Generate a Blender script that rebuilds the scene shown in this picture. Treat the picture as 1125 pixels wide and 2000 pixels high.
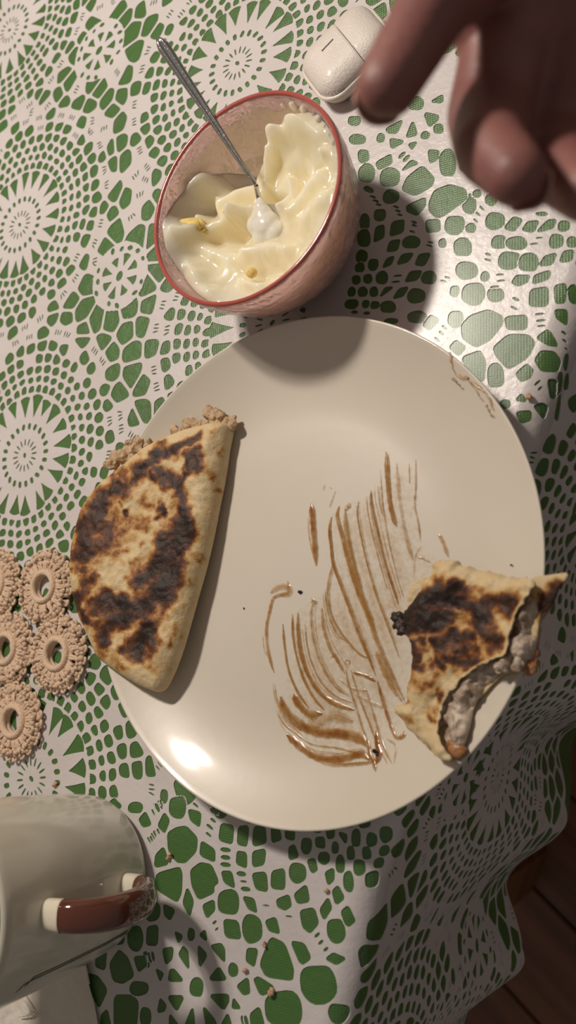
import bpy, bmesh, math, random
import numpy as np
from mathutils import Vector, Matrix
for o in list(bpy.data.objects): bpy.data.objects.remove(o)
SC = bpy.context.scene
COL = SC.collection
random.seed(4)
RNG = np.random.default_rng(7)

# ------------------------------------------------------------------ camera, world, light, exposure
TILT = math.radians(33.0); FPX = 1600.0; HCAM = 0.36
_d = np.array([-.95, .31, 0.0]); _d /= np.linalg.norm(_d)
_k = np.cross([0, 0, -1.0], _d)
def _rot(v):
    v = np.array(v, float)
    return v*math.cos(TILT)+np.cross(_k, v)*math.sin(TILT)+_k*np.dot(_k, v)*(1-math.cos(TILT))
CF, CR, CU = _rot([0, 0, -1]), _rot([1, 0, 0]), _rot([0, 1, 0])
CC = np.array([0, 0, HCAM])
cam = bpy.data.cameras.new('camera'); camo = bpy.data.objects.new('camera', cam); COL.objects.link(camo)
camo.matrix_world = Matrix(((CR[0], CU[0], -CF[0], 0), (CR[1], CU[1], -CF[1], 0), (CR[2], CU[2], -CF[2], HCAM), (0, 0, 0, 1)))
cam.sensor_fit = 'VERTICAL'; cam.sensor_height = 36.0; cam.sensor_width = 20.25
cam.lens = FPX/2000*36.0; cam.clip_start = 0.01; cam.clip_end = 50
cam.dof.use_dof = True; cam.dof.focus_distance = 0.44; cam.dof.aperture_fstop = 7.5
SC.camera = camo
SC.view_settings.view_transform = 'Standard'; SC.view_settings.look = 'None'
SC.view_settings.gamma = 1.0; SC.view_settings.use_curve_mapping = False
SC.view_settings.exposure = 0.0
w = bpy.data.worlds.new('room_ambient'); SC.world = w; w.use_nodes = True
w.node_tree.nodes['Background'].inputs[0].default_value = (1.0, .90, .82, 1)
w.node_tree.nodes['Background'].inputs[1].default_value = 0.15
for i, (x, y, z, e) in enumerate([(-.43, .50, .76, 9.6), (-.485, .465, .76, 7.8), (-.45, .545, .78, 7.8)]):
    l = bpy.data.lights.new('pendant_bulb', 'POINT'); l.energy = e; l.color = (1.0, .89, .78); l.shadow_soft_size = .028
    lo = bpy.data.objects.new('pendant_bulb', l); lo.location = (x, y, z); COL.objects.link(lo)

def P(x, y, z=0.0):
    r = CF*FPX+CR*(x-562.5)-CU*(y-1000)
    return CC+r*((z-HCAM)/r[2])
def PD(x, y, dep):
    r = CF*FPX+CR*(x-562.5)-CU*(y-1000)
    return CC+r*dep/FPX
def PX(p):                                  # world points -> picture coordinates (used only to lay print/char colours out on surfaces)
    v = np.asarray(p)-CC; zz = v@CF
    return 562.5+FPX*(v@CR)/zz, 1000-FPX*(v@CU)/zz

# ------------------------------------------------------------------ materials
def srgb(r, g, b):
    f = lambda c: (c/255/12.92) if c/255 <= .04045 else ((c/255+.055)/1.055)**2.4
    return (f(r), f(g), f(b), 1)
class Mat:
    def __init__(s, name, base=(.8, .8, .8, 1), rough=.5, **kw):
        s.m = bpy.data.materials.new(name); s.m.use_nodes = True
        s.nt = s.m.node_tree; s.b = s.nt.nodes['Principled BSDF']
        s.b.inputs['Base Color'].default_value = base; s.b.inputs['Roughness'].default_value = rough
        for k, v in kw.items(): s.b.inputs[k.replace('_', ' ')].default_value = v
    def n(s, t, **kw):
        n = s.nt.nodes.new(t)
        for k, v in kw.items():
            if hasattr(n, k): setattr(n, k, v)
            else: n.inputs[k].default_value = v
        return n
    def l(s, a, b): s.nt.links.new(a, b)
    def noise(s, scale, detail=4, rough=.55, coord='Object'):
        tc = s.n('ShaderNodeTexCoord'); n = s.n('ShaderNodeTexNoise')
        n.inputs['Scale'].default_value = scale; n.inputs['Detail'].default_value = detail; n.inputs['Roughness'].default_value = rough
        s.l(tc.outputs[coord], n.inputs['Vector']); return n
    def bump(s, src, dist, strength=1.0):
        b = s.n('ShaderNodeBump'); b.inputs['Distance'].default_value = dist; b.inputs['Strength'].default_value = strength
        s.l(src, b.inputs['Height'])
        prev = s.b.inputs['Normal'].links
        if prev: s.l(prev[0].from_socket, b.inputs['Normal'])
        s.l(b.outputs[0], s.b.inputs['Normal']); return b
    def ramp(s, src, stops, to='Base Color'):
        r = s.n('ShaderNodeValToRGB'); e = r.color_ramp.elements
        while len(e) < len(stops): e.new(.5)
        for q, (p, c) in zip(e, stops): q.position = p; q.color = c
        s.l(src, r.inputs[0])
        if to: s.l(r.outputs[0], s.b.inputs[to])
        return r

def mat_lace():
    m = Mat('white_vinyl', srgb(220, 213, 212), .34, Coat_Weight=.3, Coat_Roughness=.3)
    n = m.noise(260, 4, .65); m.bump(n.outputs[0], .0006, .5)
    n2 = m.noise(45, 3); m.bump(n2.outputs[0], .0018, .4)
    n3 = m.noise(14, 4); m.ramp(n3.outputs[0], [(.35, srgb(204, 197, 195)), (.65, srgb(212, 206, 206))])
    return m.m
def mat_green():
    m = Mat('green_weave_vinyl', srgb(78, 112, 62), .38, Coat_Weight=.3, Coat_Roughness=.25)
    n3 = m.noise(12, 3); m.ramp(n3.outputs[0], [(.3, srgb(76, 106, 60)), (.7, srgb(70, 112, 52))])
    tc = m.n('ShaderNodeTexCoord'); sep = m.n('ShaderNodeSeparateXYZ'); m.l(tc.outputs['Object'], sep.inputs[0])
    waves = []
    for ax, fr in (('X', 4600.), ('Y', 5200.)):
        mu = m.n('ShaderNodeMath', operation='MULTIPLY'); mu.inputs[1].default_value = fr; m.l(sep.outputs[ax], mu.inputs[0])
        si = m.n('ShaderNodeMath', operation='SINE'); m.l(mu.outputs[0], si.inputs[0]); waves.append(si)
    mx = m.n('ShaderNodeMath', operation='MAXIMUM'); m.l(waves[0].outputs[0], mx.inputs[0]); m.l(waves[1].outputs[0], mx.inputs[1])
    m.bump(mx.outputs[0], .00016, .35)
    n = m.noise(130, 3); m.bump(n.outputs[0], .0012, .5)
    return m.m
def mat_plate():
    m = Mat('cream_glazed_ceramic', srgb(214, 203, 184), .36, Coat_Weight=.35, Coat_Roughness=.09, Specular_IOR_Level=.4)
    n = m.noise(9, 5); m.ramp(n.outputs[0], [(.3, srgb(209, 200, 185)), (.7, srgb(215, 207, 194))])
    n2 = m.noise(90, 3); m.bump(n2.outputs[0], .0004, .22)
    return m.m
def mat_tortilla():
    m = Mat('toasted_tortilla', rough=.5, Specular_IOR_Level=.35)
    m.b.inputs['Subsurface Radius'].default_value = (.004, .002, .001)
    at = m.n('ShaderNodeAttribute', attribute_name='char')
    n = m.noise(330, 6, .65); n2 = m.noise(110, 5, .6)
    s1 = m.n('ShaderNodeMath', operation='MULTIPLY_ADD'); m.l(n.outputs[0], s1.inputs[0]); s1.inputs[1].default_value = .56; s1.inputs[2].default_value = -.29
    s2 = m.n('ShaderNodeMath', operation='MULTIPLY_ADD'); m.l(n2.outputs[0], s2.inputs[0]); s2.inputs[1].default_value = .72; s2.inputs[2].default_value = -.38
    a1 = m.n('ShaderNodeMath', operation='ADD'); m.l(s1.outputs[0], a1.inputs[0]); m.l(s2.outputs[0], a1.inputs[1])
    a2 = m.n('ShaderNodeMath', operation='ADD'); m.l(a1.outputs[0], a2.inputs[0]); m.l(at.outputs['Fac'], a2.inputs[1])
    m.ramp(a2.outputs[0], [(.0, srgb(212, 191, 152)), (.2, srgb(205, 178, 131)), (.36, srgb(188, 146, 90)), (.5, srgb(148, 96, 52)), (.64, srgb(98, 60, 38)), (.82, srgb(64, 42, 33)), (1.1, srgb(42, 30, 26))])
    m.bump(n.outputs[0], .0009, .6); m.bump(n2.outputs[0], .002, .5)
    return m.m
def mat_simple_noise(name, c1, c2, scale, rough, bump=0., bscale=None, **kw):
    m = Mat(name, c1, rough, **kw); n = m.noise(scale, 5, .6); m.ramp(n.outputs[0], [(.36, c1), (.64, c2)])
    if kw.get('Subsurface_Weight'): m.b.inputs['Subsurface Radius'].default_value = (1.0, .85, .65)
    if bump:
        nb = m.noise(bscale or scale, 4, .6); m.bump(nb.outputs[0], bump, .7)
    return m.m
def mat_glass():
    m = Mat('pink_pressed_glass', (.98, .70, .70, 1), .12, IOR=1.45, Transmission_Weight=.70)
    n = m.noise(90, 3); m.bump(n.outputs[0], .0025, .6)
    return m.m
def mat_skin():
    m = Mat('skin', srgb(182, 128, 112), .5, Subsurface_Weight=.15)
    m.b.inputs['Subsurface Radius'].default_value = (.006, .002, .001)
    n = m.noise(45, 5); m.ramp(n.outputs[0], [(.3, srgb(122, 77, 74)), (.7, srgb(146, 97, 90))])
    n2 = m.noise(500, 3); m.bump(n2.outputs[0], .0006, .4)
    return m.m
def mat_sauce(alpha, name):
    m = Mat(name, srgb(150, 92, 34), .22, Coat_Weight=.3, Coat_Roughness=.12)
    at = m.n('ShaderNodeAttribute', attribute_name='dens'); n = m.noise(420, 5, .7)
    mu = m.n('ShaderNodeMath', operation='MULTIPLY_ADD'); m.l(n.outputs[0], mu.inputs[0]); mu.inputs[1].default_value = .9; mu.inputs[2].default_value = -.45
    ad = m.n('ShaderNodeMath', operation='ADD'); m.l(mu.outputs[0], ad.inputs[0]); m.l(at.outputs['Fac'], ad.inputs[1])
    m.ramp(ad.outputs[0], [(.1, srgb(214, 174, 106)), (.6, srgb(180, 130, 62)), (1., srgb(130, 76, 28))])
    ml = m.n('ShaderNodeMath', operation='MULTIPLY', use_clamp=True); m.l(ad.outputs[0], ml.inputs[0]); ml.inputs[1].default_value = alpha
    m.l(ml.outputs[0], m.b.inputs['Alpha'])
    return m.m
def mat_wood(name, c1, c2, rough=.45):
    m = Mat(name, c1, rough); tc = m.n('ShaderNodeTexCoord'); mp = m.n('ShaderNodeMapping'); mp.inputs['Scale'].default_value = (3, 45, 45)
    n = m.n('ShaderNodeTexNoise'); n.inputs['Scale'].default_value = 1.5; n.inputs['Detail'].default_value = 6
    m.l(tc.outputs['Object'], mp.inputs[0]); m.l(mp.outputs[0], n.inputs['Vector']); m.ramp(n.outputs[0], [(.35, c1), (.65, c2)]); m.bump(n.outputs[0], .001, .3)
    return m.m
def mat_yarn():
    m = Mat('beige_cotton_yarn', srgb(222, 184, 150), .85, Sheen_Weight=.3)
    n = m.noise(900, 3); m.ramp(n.outputs[0], [(.3, srgb(206, 174, 144)), (.7, srgb(230, 204, 178))]); m.bump(n.outputs[0], .0008, .7)
    return m.m
M = dict(lace=mat_lace(), green=mat_green(), plate=mat_plate(), tortilla=mat_tortilla(), glass=mat_glass(), skin=mat_skin(),
    sauce=mat_sauce(1.0, 'brown_sauce'), film=mat_sauce(.45, 'thin_sauce_film'), yarn=mat_yarn(),
    filling=mat_simple_noise('meat_filling', srgb(164, 132, 98), srgb(204, 176, 140), 260, .42, .0016, 420),
    filling_pale=mat_simple_noise('pale_creamy_filling', srgb(142, 116, 96), srgb(206, 190, 172), 110, .38, .0022, 330, Coat_Weight=.12, Coat_Roughness=.25),
    char=mat_simple_noise('black_char', srgb(26, 18, 16), srgb(60, 38, 28), 300, .4, .0012, 500),
    glaze=mat_simple_noise('orange_glaze', srgb(142, 88, 52), srgb(178, 130, 88), 150, .25, .0008, 300),
    yogurt=mat_simple_noise('creamy_yogurt', srgb(238, 225, 190), srgb(242, 231, 202), 60, .24, .0005, 90, Subsurface_Weight=.75, Subsurface_Scale=.03, Coat_Weight=.3, Coat_Roughness=.12),
    fruit=mat_simple_noise('yellow_fruit', srgb(226, 196, 112), srgb(236, 212, 140), 120, .25, Subsurface_Weight=.3, Subsurface_Scale=.004),
    rim=Mat('red_pink_rim', srgb(176, 84, 76), .15, Coat_Weight=.6, Coat_Roughness=.05).m,
    steel=mat_simple_noise('worn_steel', (.52, .52, .50, 1), (.62, .62, .60, 1), 200, .2, .0002, 700, Metallic=1.0),
    leather=mat_simple_noise('white_grained_leather', srgb(222, 213, 204), srgb(227, 219, 211), 30, .3, .0006, 900, Coat_Weight=.2, Coat_Roughness=.2),
    shell=mat_simple_noise('white_plastic', srgb(224, 214, 202), srgb(228, 219, 208), 20, .3),
    dark=Mat('dark_grey_mark', srgb(96, 84, 82), .4).m,
    mug=mat_simple_noise('cream_mug_glaze', srgb(204, 199, 184), srgb(208, 203, 190), 12, .16, Coat_Weight=.3, Coat_Roughness=.12),
    brown=mat_simple_noise('brown_glaze', srgb(92, 50, 38), srgb(100, 56, 42), 20, .12, Coat_Weight=.6, Coat_Roughness=.06),
    stub=mat_simple_noise('ivory_glaze', srgb(228, 220, 200), srgb(232, 225, 207), 12, .15, Coat_Weight=.4, Coat_Roughness=.08),
    line=Mat('dark_brown_print', srgb(48, 34, 28), .4).m,
    paper=mat_simple_noise('white_tissue_paper', srgb(216, 208, 196), srgb(224, 217, 206), 40, .8, .001, 90),
    crumb=mat_simple_noise('tan_crumb', srgb(196, 150, 110), srgb(222, 184, 150), 500, .7, .001, 900),
    nail=mat_simple_noise('fingernail', srgb(196, 146, 132), srgb(204, 156, 142), 60, .3),
    tablewood=mat_wood('table_wood', srgb(96, 62, 38), srgb(128, 86, 54)),
    floorwood=mat_wood('dark_brown_floorboard', srgb(94, 58, 40), srgb(120, 78, 54), .4),
    cuff=mat_simple_noise('grey_knit', srgb(150, 140, 150), srgb(168, 158, 166), 300, .9, .001, 500),
    slipper=mat_simple_noise('maroon_felt', srgb(84, 44, 54), srgb(98, 54, 62), 200, .9, .001, 400))

# ------------------------------------------------------------------ object helpers
def thing(name, label, cat, loc=(0, 0, 0), group=None):
    o = bpy.data.objects.new(name, None); COL.objects.link(o); o.location = loc
    o['label'] = label; o['category'] = cat
    if group: o['group'] = group
    return o
def tag(o, label, cat, group=None):
    o['label'] = label; o['category'] = cat
    if group: o['group'] = group
    return o
def link(name, me, mat, parent=None, smooth=True):
    o = bpy.data.objects.new(name, me); COL.objects.link(o)
    if mat is not None and not me.materials: me.materials.append(mat)
    if parent is not None:
        o.parent = parent
        root = parent
        off = Vector((0, 0, 0))
        while root is not None: off += root.location; root = root.parent
        o.location = -off
    if smooth:
        me.polygons.foreach_set('use_smooth', np.ones(len(me.polygons), bool))
    return o
def mesh_np(name, V, polys):
    """polys: list of (n,k) int arrays"""
    me = bpy.data.meshes.new(name); V = np.asarray(V, np.float32)
    me.vertices.add(len(V)); me.vertices.foreach_set('co', V.ravel())
    polys = [p for p in polys if len(p)]
    loops = np.concatenate([p.ravel() for p in polys]).astype(np.int32)
    sizes = np.concatenate([np.full(len(p), p.shape[1]) for p in polys]).astype(np.int32)
    me.loops.add(len(loops)); me.loops.foreach_set('vertex_index', loops)
    me.polygons.add(len(sizes)); st = np.concatenate([[0], np.cumsum(sizes)[:-1]]).astype(np.int32)
    me.polygons.foreach_set('loop_start', st)
    me.update(calc_edges=True); me.validate(); return me
def attr(me, name, vals):
    a = me.attributes.new(name, 'FLOAT', 'POINT'); a.data.foreach_set('value', np.asarray(vals, np.float32))
def grid_faces(nu, nv, wrap_u=False, wrap_v=False, off=0):
    """vertex index = i*nv + j"""
    iu = np.arange(nu if wrap_u else nu-1); jv = np.arange(nv if wrap_v else nv-1)
    I, J = np.meshgrid(iu, jv, indexing='ij'); I2 = (I+1) % nu; J2 = (J+1) % nv
    return np.stack([I*nv+J, I2*nv+J, I2*nv+J2, I*nv+J2], -1).reshape(-1, 4)+off
def lathe(profile, n=96, cx=0., cy=0., z=0.):
    p = np.array(profile, float); th = np.linspace(0, 2*np.pi, n, endpoint=False)
    V = np.stack([cx+np.cos(th)[:, None]*p[None, :, 0], cy+np.sin(th)[:, None]*p[None, :, 0], z+np.repeat(p[None, :, 1], n, 0)], -1).reshape(-1, 3)
    return V, [grid_faces(n, len(p), wrap_u=True)]
class Acc:
    def __init__(s): s.V = []; s.F = {}; s.n = 0
    def add(s, V, polys):
        V = np.asarray(V, float); s.V.append(V)
        for p in polys:
            if len(p): s.F.setdefault(p.shape[1], []).append(np.asarray(p)+s.n)
        s.n += len(V)
    def mesh(s, name): return mesh_np(name, np.concatenate(s.V), [np.concatenate(v) for v in s.F.values()])
def frames(pts):
    pts = np.asarray(pts, float); t = np.gradient(pts, axis=0); t /= np.linalg.norm(t, axis=1)[:, None]+1e-12
    up = np.array([0, 0, 1.]) if abs(t[0][2]) < .9 else np.array([1., 0, 0])
    a = np.cross(t[0], up); a /= np.linalg.norm(a); A = [a]
    for i in range(1, len(pts)):
        a = A[-1]-t[i]*np.dot(A[-1], t[i]); A.append(a/np.linalg.norm(a))
    A = np.array(A); B = np.cross(A, t); return t, A, B
def tube(pts, rad, n=10, flat=1.0, closed=False, caps=True):
    """tube along pts; rad scalar or per-point; flat scales the B (mostly vertical) axis"""
    pts = np.asarray(pts, float); N = len(pts); rad = np.broadcast_to(np.asarray(rad, float), (N,))
    if closed:
        t = np.roll(pts, -1, 0)-np.roll(pts, 1, 0); t /= np.linalg.norm(t, axis=1)[:, None]
        A = np.cross(t, [0, 0, 1.]); A /= np.linalg.norm(A, axis=1)[:, None]; B = np.cross(A, t)
    else: t, A, B = frames(pts)
    th = np.linspace(0, 2*np.pi, n, endpoint=False); c, s = np.cos(th), np.sin(th)
    V = pts[:, None]+rad[:, None, None]*(A[:, None]*c[None, :, None]+B[:, None]*s[None, :, None]*flat)
    V = V.reshape(-1, 3); F = [grid_faces(N, n, wrap_u=closed, wrap_v=True)]
    if caps and not closed:
        V = np.concatenate([V, pts[[0, -1]]]); k = N*n; j = np.arange(n); j2 = (j+1) % n
        F.append(np.stack([np.full(n, k), j2, j], -1)); F.append(np.stack([np.full(n, k+1), (N-1)*n+j, (N-1)*n+j2], -1))
    return V, F
def blob(c, r, rz=None, n=10, seed=0, rough=.0):
    th = np.linspace(0, 2*np.pi, n, endpoint=False); ph = np.linspace(.001, np.pi-.001, max(5, n//2+1))
    rg = np.random.default_rng(seed)
    V = np.stack([np.outer(np.cos(th), np.sin(ph)), np.outer(np.sin(th), np.sin(ph)), np.repeat(np.cos(ph)[None], n, 0)], -1)
    V = V*(1+rough*rg.standard_normal(V.shape[:2])[..., None])
    V = V*np.array([r, r, rz or r]); return V.reshape(-1, 3)+np.asarray(c), [grid_faces(n, len(ph), wrap_u=True)]
def spline(pts, n):
    """Catmull-Rom through pts"""
    p = np.asarray(pts, float); p = np.concatenate([[2*p[0]-p[1]], p, [2*p[-1]-p[-2]]]); m = len(p)-3
    t = np.linspace(0, m, n); i = np.minimum(t.astype(int), m-1); f = (t-i)[:, None]
    a, b, c, d = p[i], p[i+1], p[i+2], p[i+3]
    return .5*((2*b)+(-a+c)*f+(2*a-5*b+4*c-d)*f*f+(-a+3*b-3*c+d)*f**3)
def vnoise(x, y, scale, seed=0):
    r = np.random.default_rng(seed).random((64, 64)); x = np.asarray(x)*scale; y = np.asarray(y)*scale
    xi = np.floor(x).astype(int); yi = np.floor(y).astype(int); fx = x-xi; fy = y-yi
    fx = fx*fx*(3-2*fx); fy = fy*fy*(3-2*fy)
    g = lambda a, b: r[a % 64, b % 64]
    return (g(xi, yi)*(1-fx)+g(xi+1, yi)*fx)*(1-fy)+(g(xi, yi+1)*(1-fx)+g(xi+1, yi+1)*fx)*fy
def fbm(x, y, scale, seed=0, oct=4):
    return sum(vnoise(x, y, scale*2**k, seed+k)*.5**k for k in range(oct))/(2-.5**(oct-1))
def sdist(pts, poly):
    """distance to polygon boundary (positive inside)"""
    x, y = pts[:, 0], pts[:, 1]; d = np.full(len(pts), 1e9); ins = np.zeros(len(pts), bool)
    for a, b in zip(poly, np.roll(poly, -1, 0)):
        e = b-a; t = np.clip(((x-a[0])*e[0]+(y-a[1])*e[1])/(e@e+1e-18), 0, 1)
        d = np.minimum(d, (x-a[0]-t*e[0])**2+(y-a[1]-t*e[1])**2)
        c = (a[1] > y) != (b[1] > y); ins ^= c & (x < (b[0]-a[0])*(y-a[1])/(b[1]-a[1]+1e-18)+a[0])
    return np.where(ins, 1, -1)*np.sqrt(d)
def pline(x, y, pl):
    """distance to a polyline"""
    d = np.full(x.shape, 1e9)
    pl = [np.asarray(p, float) for p in pl]
    if len(pl) == 1: return np.hypot(x-pl[0][0], y-pl[0][1])
    for a, b in zip(pl[:-1], pl[1:]):
        e = b-a; t = np.clip(((x-a[0])*e[0]+(y-a[1])*e[1])/(e@e+1e-12), 0, 1)
        d = np.minimum(d, np.hypot(x-a[0]-t*e[0], y-a[1]-t*e[1]))
    return d
def march(Fd, cells=None):
    """marching squares on field Fd (ny,nx), solid where > 0. Returns grid-space points, polygon arrays, boundary segments."""
    ny, nx = Fd.shape; s = Fd > 0; NB = nx*ny; NH = ny*(nx-1)
    J, I = np.meshgrid(np.arange(ny-1), np.arange(nx-1), indexing='ij')
    code = s[:-1, :-1]*1+s[:-1, 1:]*2+s[1:, 1:]*4+s[1:, :-1]*8
    if cells is not None: code = np.where(cells, code, 0)
    polys = {}; segs = []
    for c in range(1, 16):
        jj, ii = np.nonzero(code == c)
        if len(jj) == 0: continue
        ids = [jj*nx+ii, NB+jj*(nx-1)+ii, jj*nx+ii+1, NB+NH+jj*nx+ii+1, (jj+1)*nx+ii+1, NB+(jj+1)*(nx-1)+ii, (jj+1)*nx+ii, NB+NH+jj*nx+ii]
        seq = []
        for k in range(4):
            if c >> k & 1: seq.append(2*k)
            if (c >> k & 1) != (c >> ((k+1) % 4) & 1): seq.append(2*k+1)
        polys.setdefault(len(seq), []).append(np.stack([ids[q] for q in seq], -1))
        for q in range(len(seq)):
            a, b = seq[q], seq[(q+1) % len(seq)]
            if a % 2 and b % 2: segs.append(np.stack([ids[a], ids[b]], -1))
    polys = [np.concatenate(v) for v in polys.values()]
    segs = np.concatenate(segs) if segs else np.zeros((0, 2), int)
    used = np.unique(np.concatenate([p.ravel() for p in polys]))
    q = np.empty((len(used), 2)); a = used < NB
    q[a, 0] = used[a] % nx; q[a, 1] = used[a]//nx
    hm = (used >= NB) & (used < NB+NH); u = used[hm]-NB; hj = u//(nx-1); hi = u % (nx-1)
    f0 = Fd[hj, hi]; f1 = Fd[hj, hi+1]; q[hm, 0] = hi+np.clip(f0/(f0-f1+1e-20), .02, .98); q[hm, 1] = hj
    vm = used >= NB+NH; u = used[vm]-NB-NH; vj = u//nx; vi = u % nx
    f0 = Fd[vj, vi]; f1 = Fd[vj+1, vi]; q[vm, 1] = vj+np.clip(f0/(f0-f1+1e-20), .02, .98); q[vm, 0] = vi
    return q, [np.searchsorted(used, p) for p in polys], np.searchsorted(used, segs)
def slab(outline, step, ztop, zbot):
    """solid bounded by outline (xy); ztop/zbot(x, y, d) with d = distance to the outline. Returns V, polys and the (x,y,d) of the top points"""
    o = np.asarray(outline); lo = o.min(0)-2*step; hi = o.max(0)+2*step
    nx, ny = (np.ceil((hi-lo)/step)).astype(int)+1
    X, Y = np.meshgrid(lo[0]+np.arange(nx)*step, lo[1]+np.arange(ny)*step)
    Fd = sdist(np.stack([X.ravel(), Y.ravel()], -1), o).reshape(ny, nx)
    q, polys, segs = march(Fd)
    xy = lo+q*step; d = np.maximum(sdist(xy, o), 0)
    n = len(xy); T = np.c_[xy, ztop(xy[:, 0], xy[:, 1], d)]; B = np.c_[xy, zbot(xy[:, 0], xy[:, 1], d)]
    allp = polys+[p[:, ::-1]+n for p in polys]+[np.stack([segs[:, 1], segs[:, 0], segs[:, 0]+n, segs[:, 1]+n], -1)]
    return np.concatenate([T, B]), allp, (xy, d)
def poly3(px, z): return np.array([P(x, y, z)[:2] for x, y in px])
def smooth_closed(pts, n):
    p = np.asarray(pts, float); m = len(p); t = np.linspace(0, m, n, endpoint=False); i = t.astype(int); f = (t-i)[:, None]
    a, b, c, d = p[(i-1) % m], p[i], p[(i+1) % m], p[(i+2) % m]
    return .5*((2*b)+(-a+c)*f+(2*a-5*b+4*c-d)*f*f+(-a+3*b-3*c+d)*f**3)
def box(x0, y0, z0, x1, y1, z1, bev=.002):
    bm = bmesh.new(); bmesh.ops.create_cube(bm, size=1)
    for v in bm.verts: v.co = Vector(((x0+x1)/2+v.co.x*(x1-x0), (y0+y1)/2+v.co.y*(y1-y0), (z0+z1)/2+v.co.z*(z1-z0)))
    if bev: bmesh.ops.bevel(bm, geom=bm.edges[:], offset=bev, segments=2, affect='EDGES')
    me = bpy.data.meshes.new('box'); bm.to_mesh(me); bm.free(); return me

# ------------------------------------------------------------------ floor and table
ET = np.array([.335, .942]); ET /= np.linalg.norm(ET); EN = np.array([ET[1], -ET[0]])      # along the table edge / outward
EO = np.array([-.0929, .106])
def UV2XY(u, v): return EO[0]+u*EN[0]+v*ET[0], EO[1]+u*EN[1]+v*ET[1]
ANG = math.atan2(ET[1], ET[0])
FZ = -.75
fl = link('floor', box(-1.6, -1.6, FZ-.06, 1.6, 1.6, FZ-.02, 0), M['floorwood']); fl['kind'] = 'structure'; fl.rotation_euler.z = math.radians(-38)
pb = box(-.8, -.0585, -.011, .8, .0585, .011, .002); pb.materials.append(M['floorwood'])
for r in range(-10, 11):
    for s in (-1, 0, 1):
        o = bpy.data.objects.new('plank', pb); COL.objects.link(o); o.parent = fl
        o.location = (s*1.603+(r % 2)*.4, r*.12+.02, FZ-.011)
        if abs(o.location.x) > 1.9: o.location.x -= 3.206*np.sign(o.location.x)
for nm, b in (('wall_left', (-1.66, -1.7, FZ-.02, -1.6, 1.7, 1.75)), ('wall_back', (-1.6, 1.6, FZ-.02, 1.7, 1.66, 1.75))):
    o = link(nm, box(*b, 0), mat_simple_noise('beige_plaster', srgb(206, 192, 172), srgb(212, 199, 180), 6, .9)); o['kind'] = 'structure'
TW, TL0, TL1 = .655, -.495, .435                      # table depth, extent along the edge
table = thing('dining_table', 'wooden dining table hidden under the green and white tablecloth', 'table', (*UV2XY(-TW/2, (TL0+TL1)/2), FZ))
table.rotation_euler.z = ANG
def tpart(name, me):
    o = bpy.data.objects.new(name, me); COL.objects.link(o); o.parent = table; me.materials.append(M['tablewood']); return o
hl = (TL1-TL0)/2
tpart('tabletop', box(-hl, -TW/2, .715, hl, TW/2, .7455, .004))
for sx in (-1, 1):
    for sy in (-1, 1): tpart('leg', box(sx*(hl-.09)-.03, sy*(TW/2-.09)-.03, .0, sx*(hl-.09)+.03, sy*(TW/2-.09)+.03, .715, .004))

# ------------------------------------------------------------------ tablecloth: lace field
ER = .013                                             # rounding radius of the edge
HEM = .235
def edge_off(v):
    return np.interp(v, [-.6, -.30, -.22, -.03, .1, .3, .7], [.016, .012, .001, .001, .002, .004, .006])
def fold_amp(v, s):
    k = np.clip(s/HEM, 0, 1)
    ph = np.interp(v, [-.8, -.40, -.355, -.308, -.266, -.213, -.16, -.11, -.05, .01, .08, .16, .7], [4, 2, 1, 0, -1, -2, -3, -4, -5, -6, -7, -8, -14])*np.pi
    a = np.interp(v, [-.5, -.3, -.2, -.1, .3], [.012, .012, .0155, .022, .022])
    base = np.interp(v, [-.4, -.3, -.2, -.1, .1], [.012, .0125, .0155, .042, .055])
    return k**.8*base+k**1.15*a*np.cos(ph)
def drape(u, v, off):
    """cloth coordinates (u outward from the edge, v along it) -> xyz, lifted by off along the normal"""
    u = np.asarray(u, float); v = np.asarray(v, float); e = edge_off(v); q = u-e+ER          # arc starts ER before the edge
    arc = ER*np.pi/2
    a = np.clip(q/ER, 0, np.pi/2); s = np.maximum(q-arc, 0)
    R = ER+off
    out = np.where(q < 0, u, e-ER+R*np.sin(a)+fold_amp(v, s))
    z = np.where(q < 0, off, -ER+R*np.cos(a)-s*.985)
    wav = .0011*np.sin(v*38+u*9)*np.sin(u*31+1.3)+.0005*np.sin(u*90+v*70)
    x, y = UV2XY(out, v)
    return np.stack([x, y, z], -1)
H = .0007
U0, U1, V0, V1 = -.66, .262, -.50, .44
nu, nv = int((U1-U0)/H)+1, int((V1-V0)/H)+1
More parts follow.
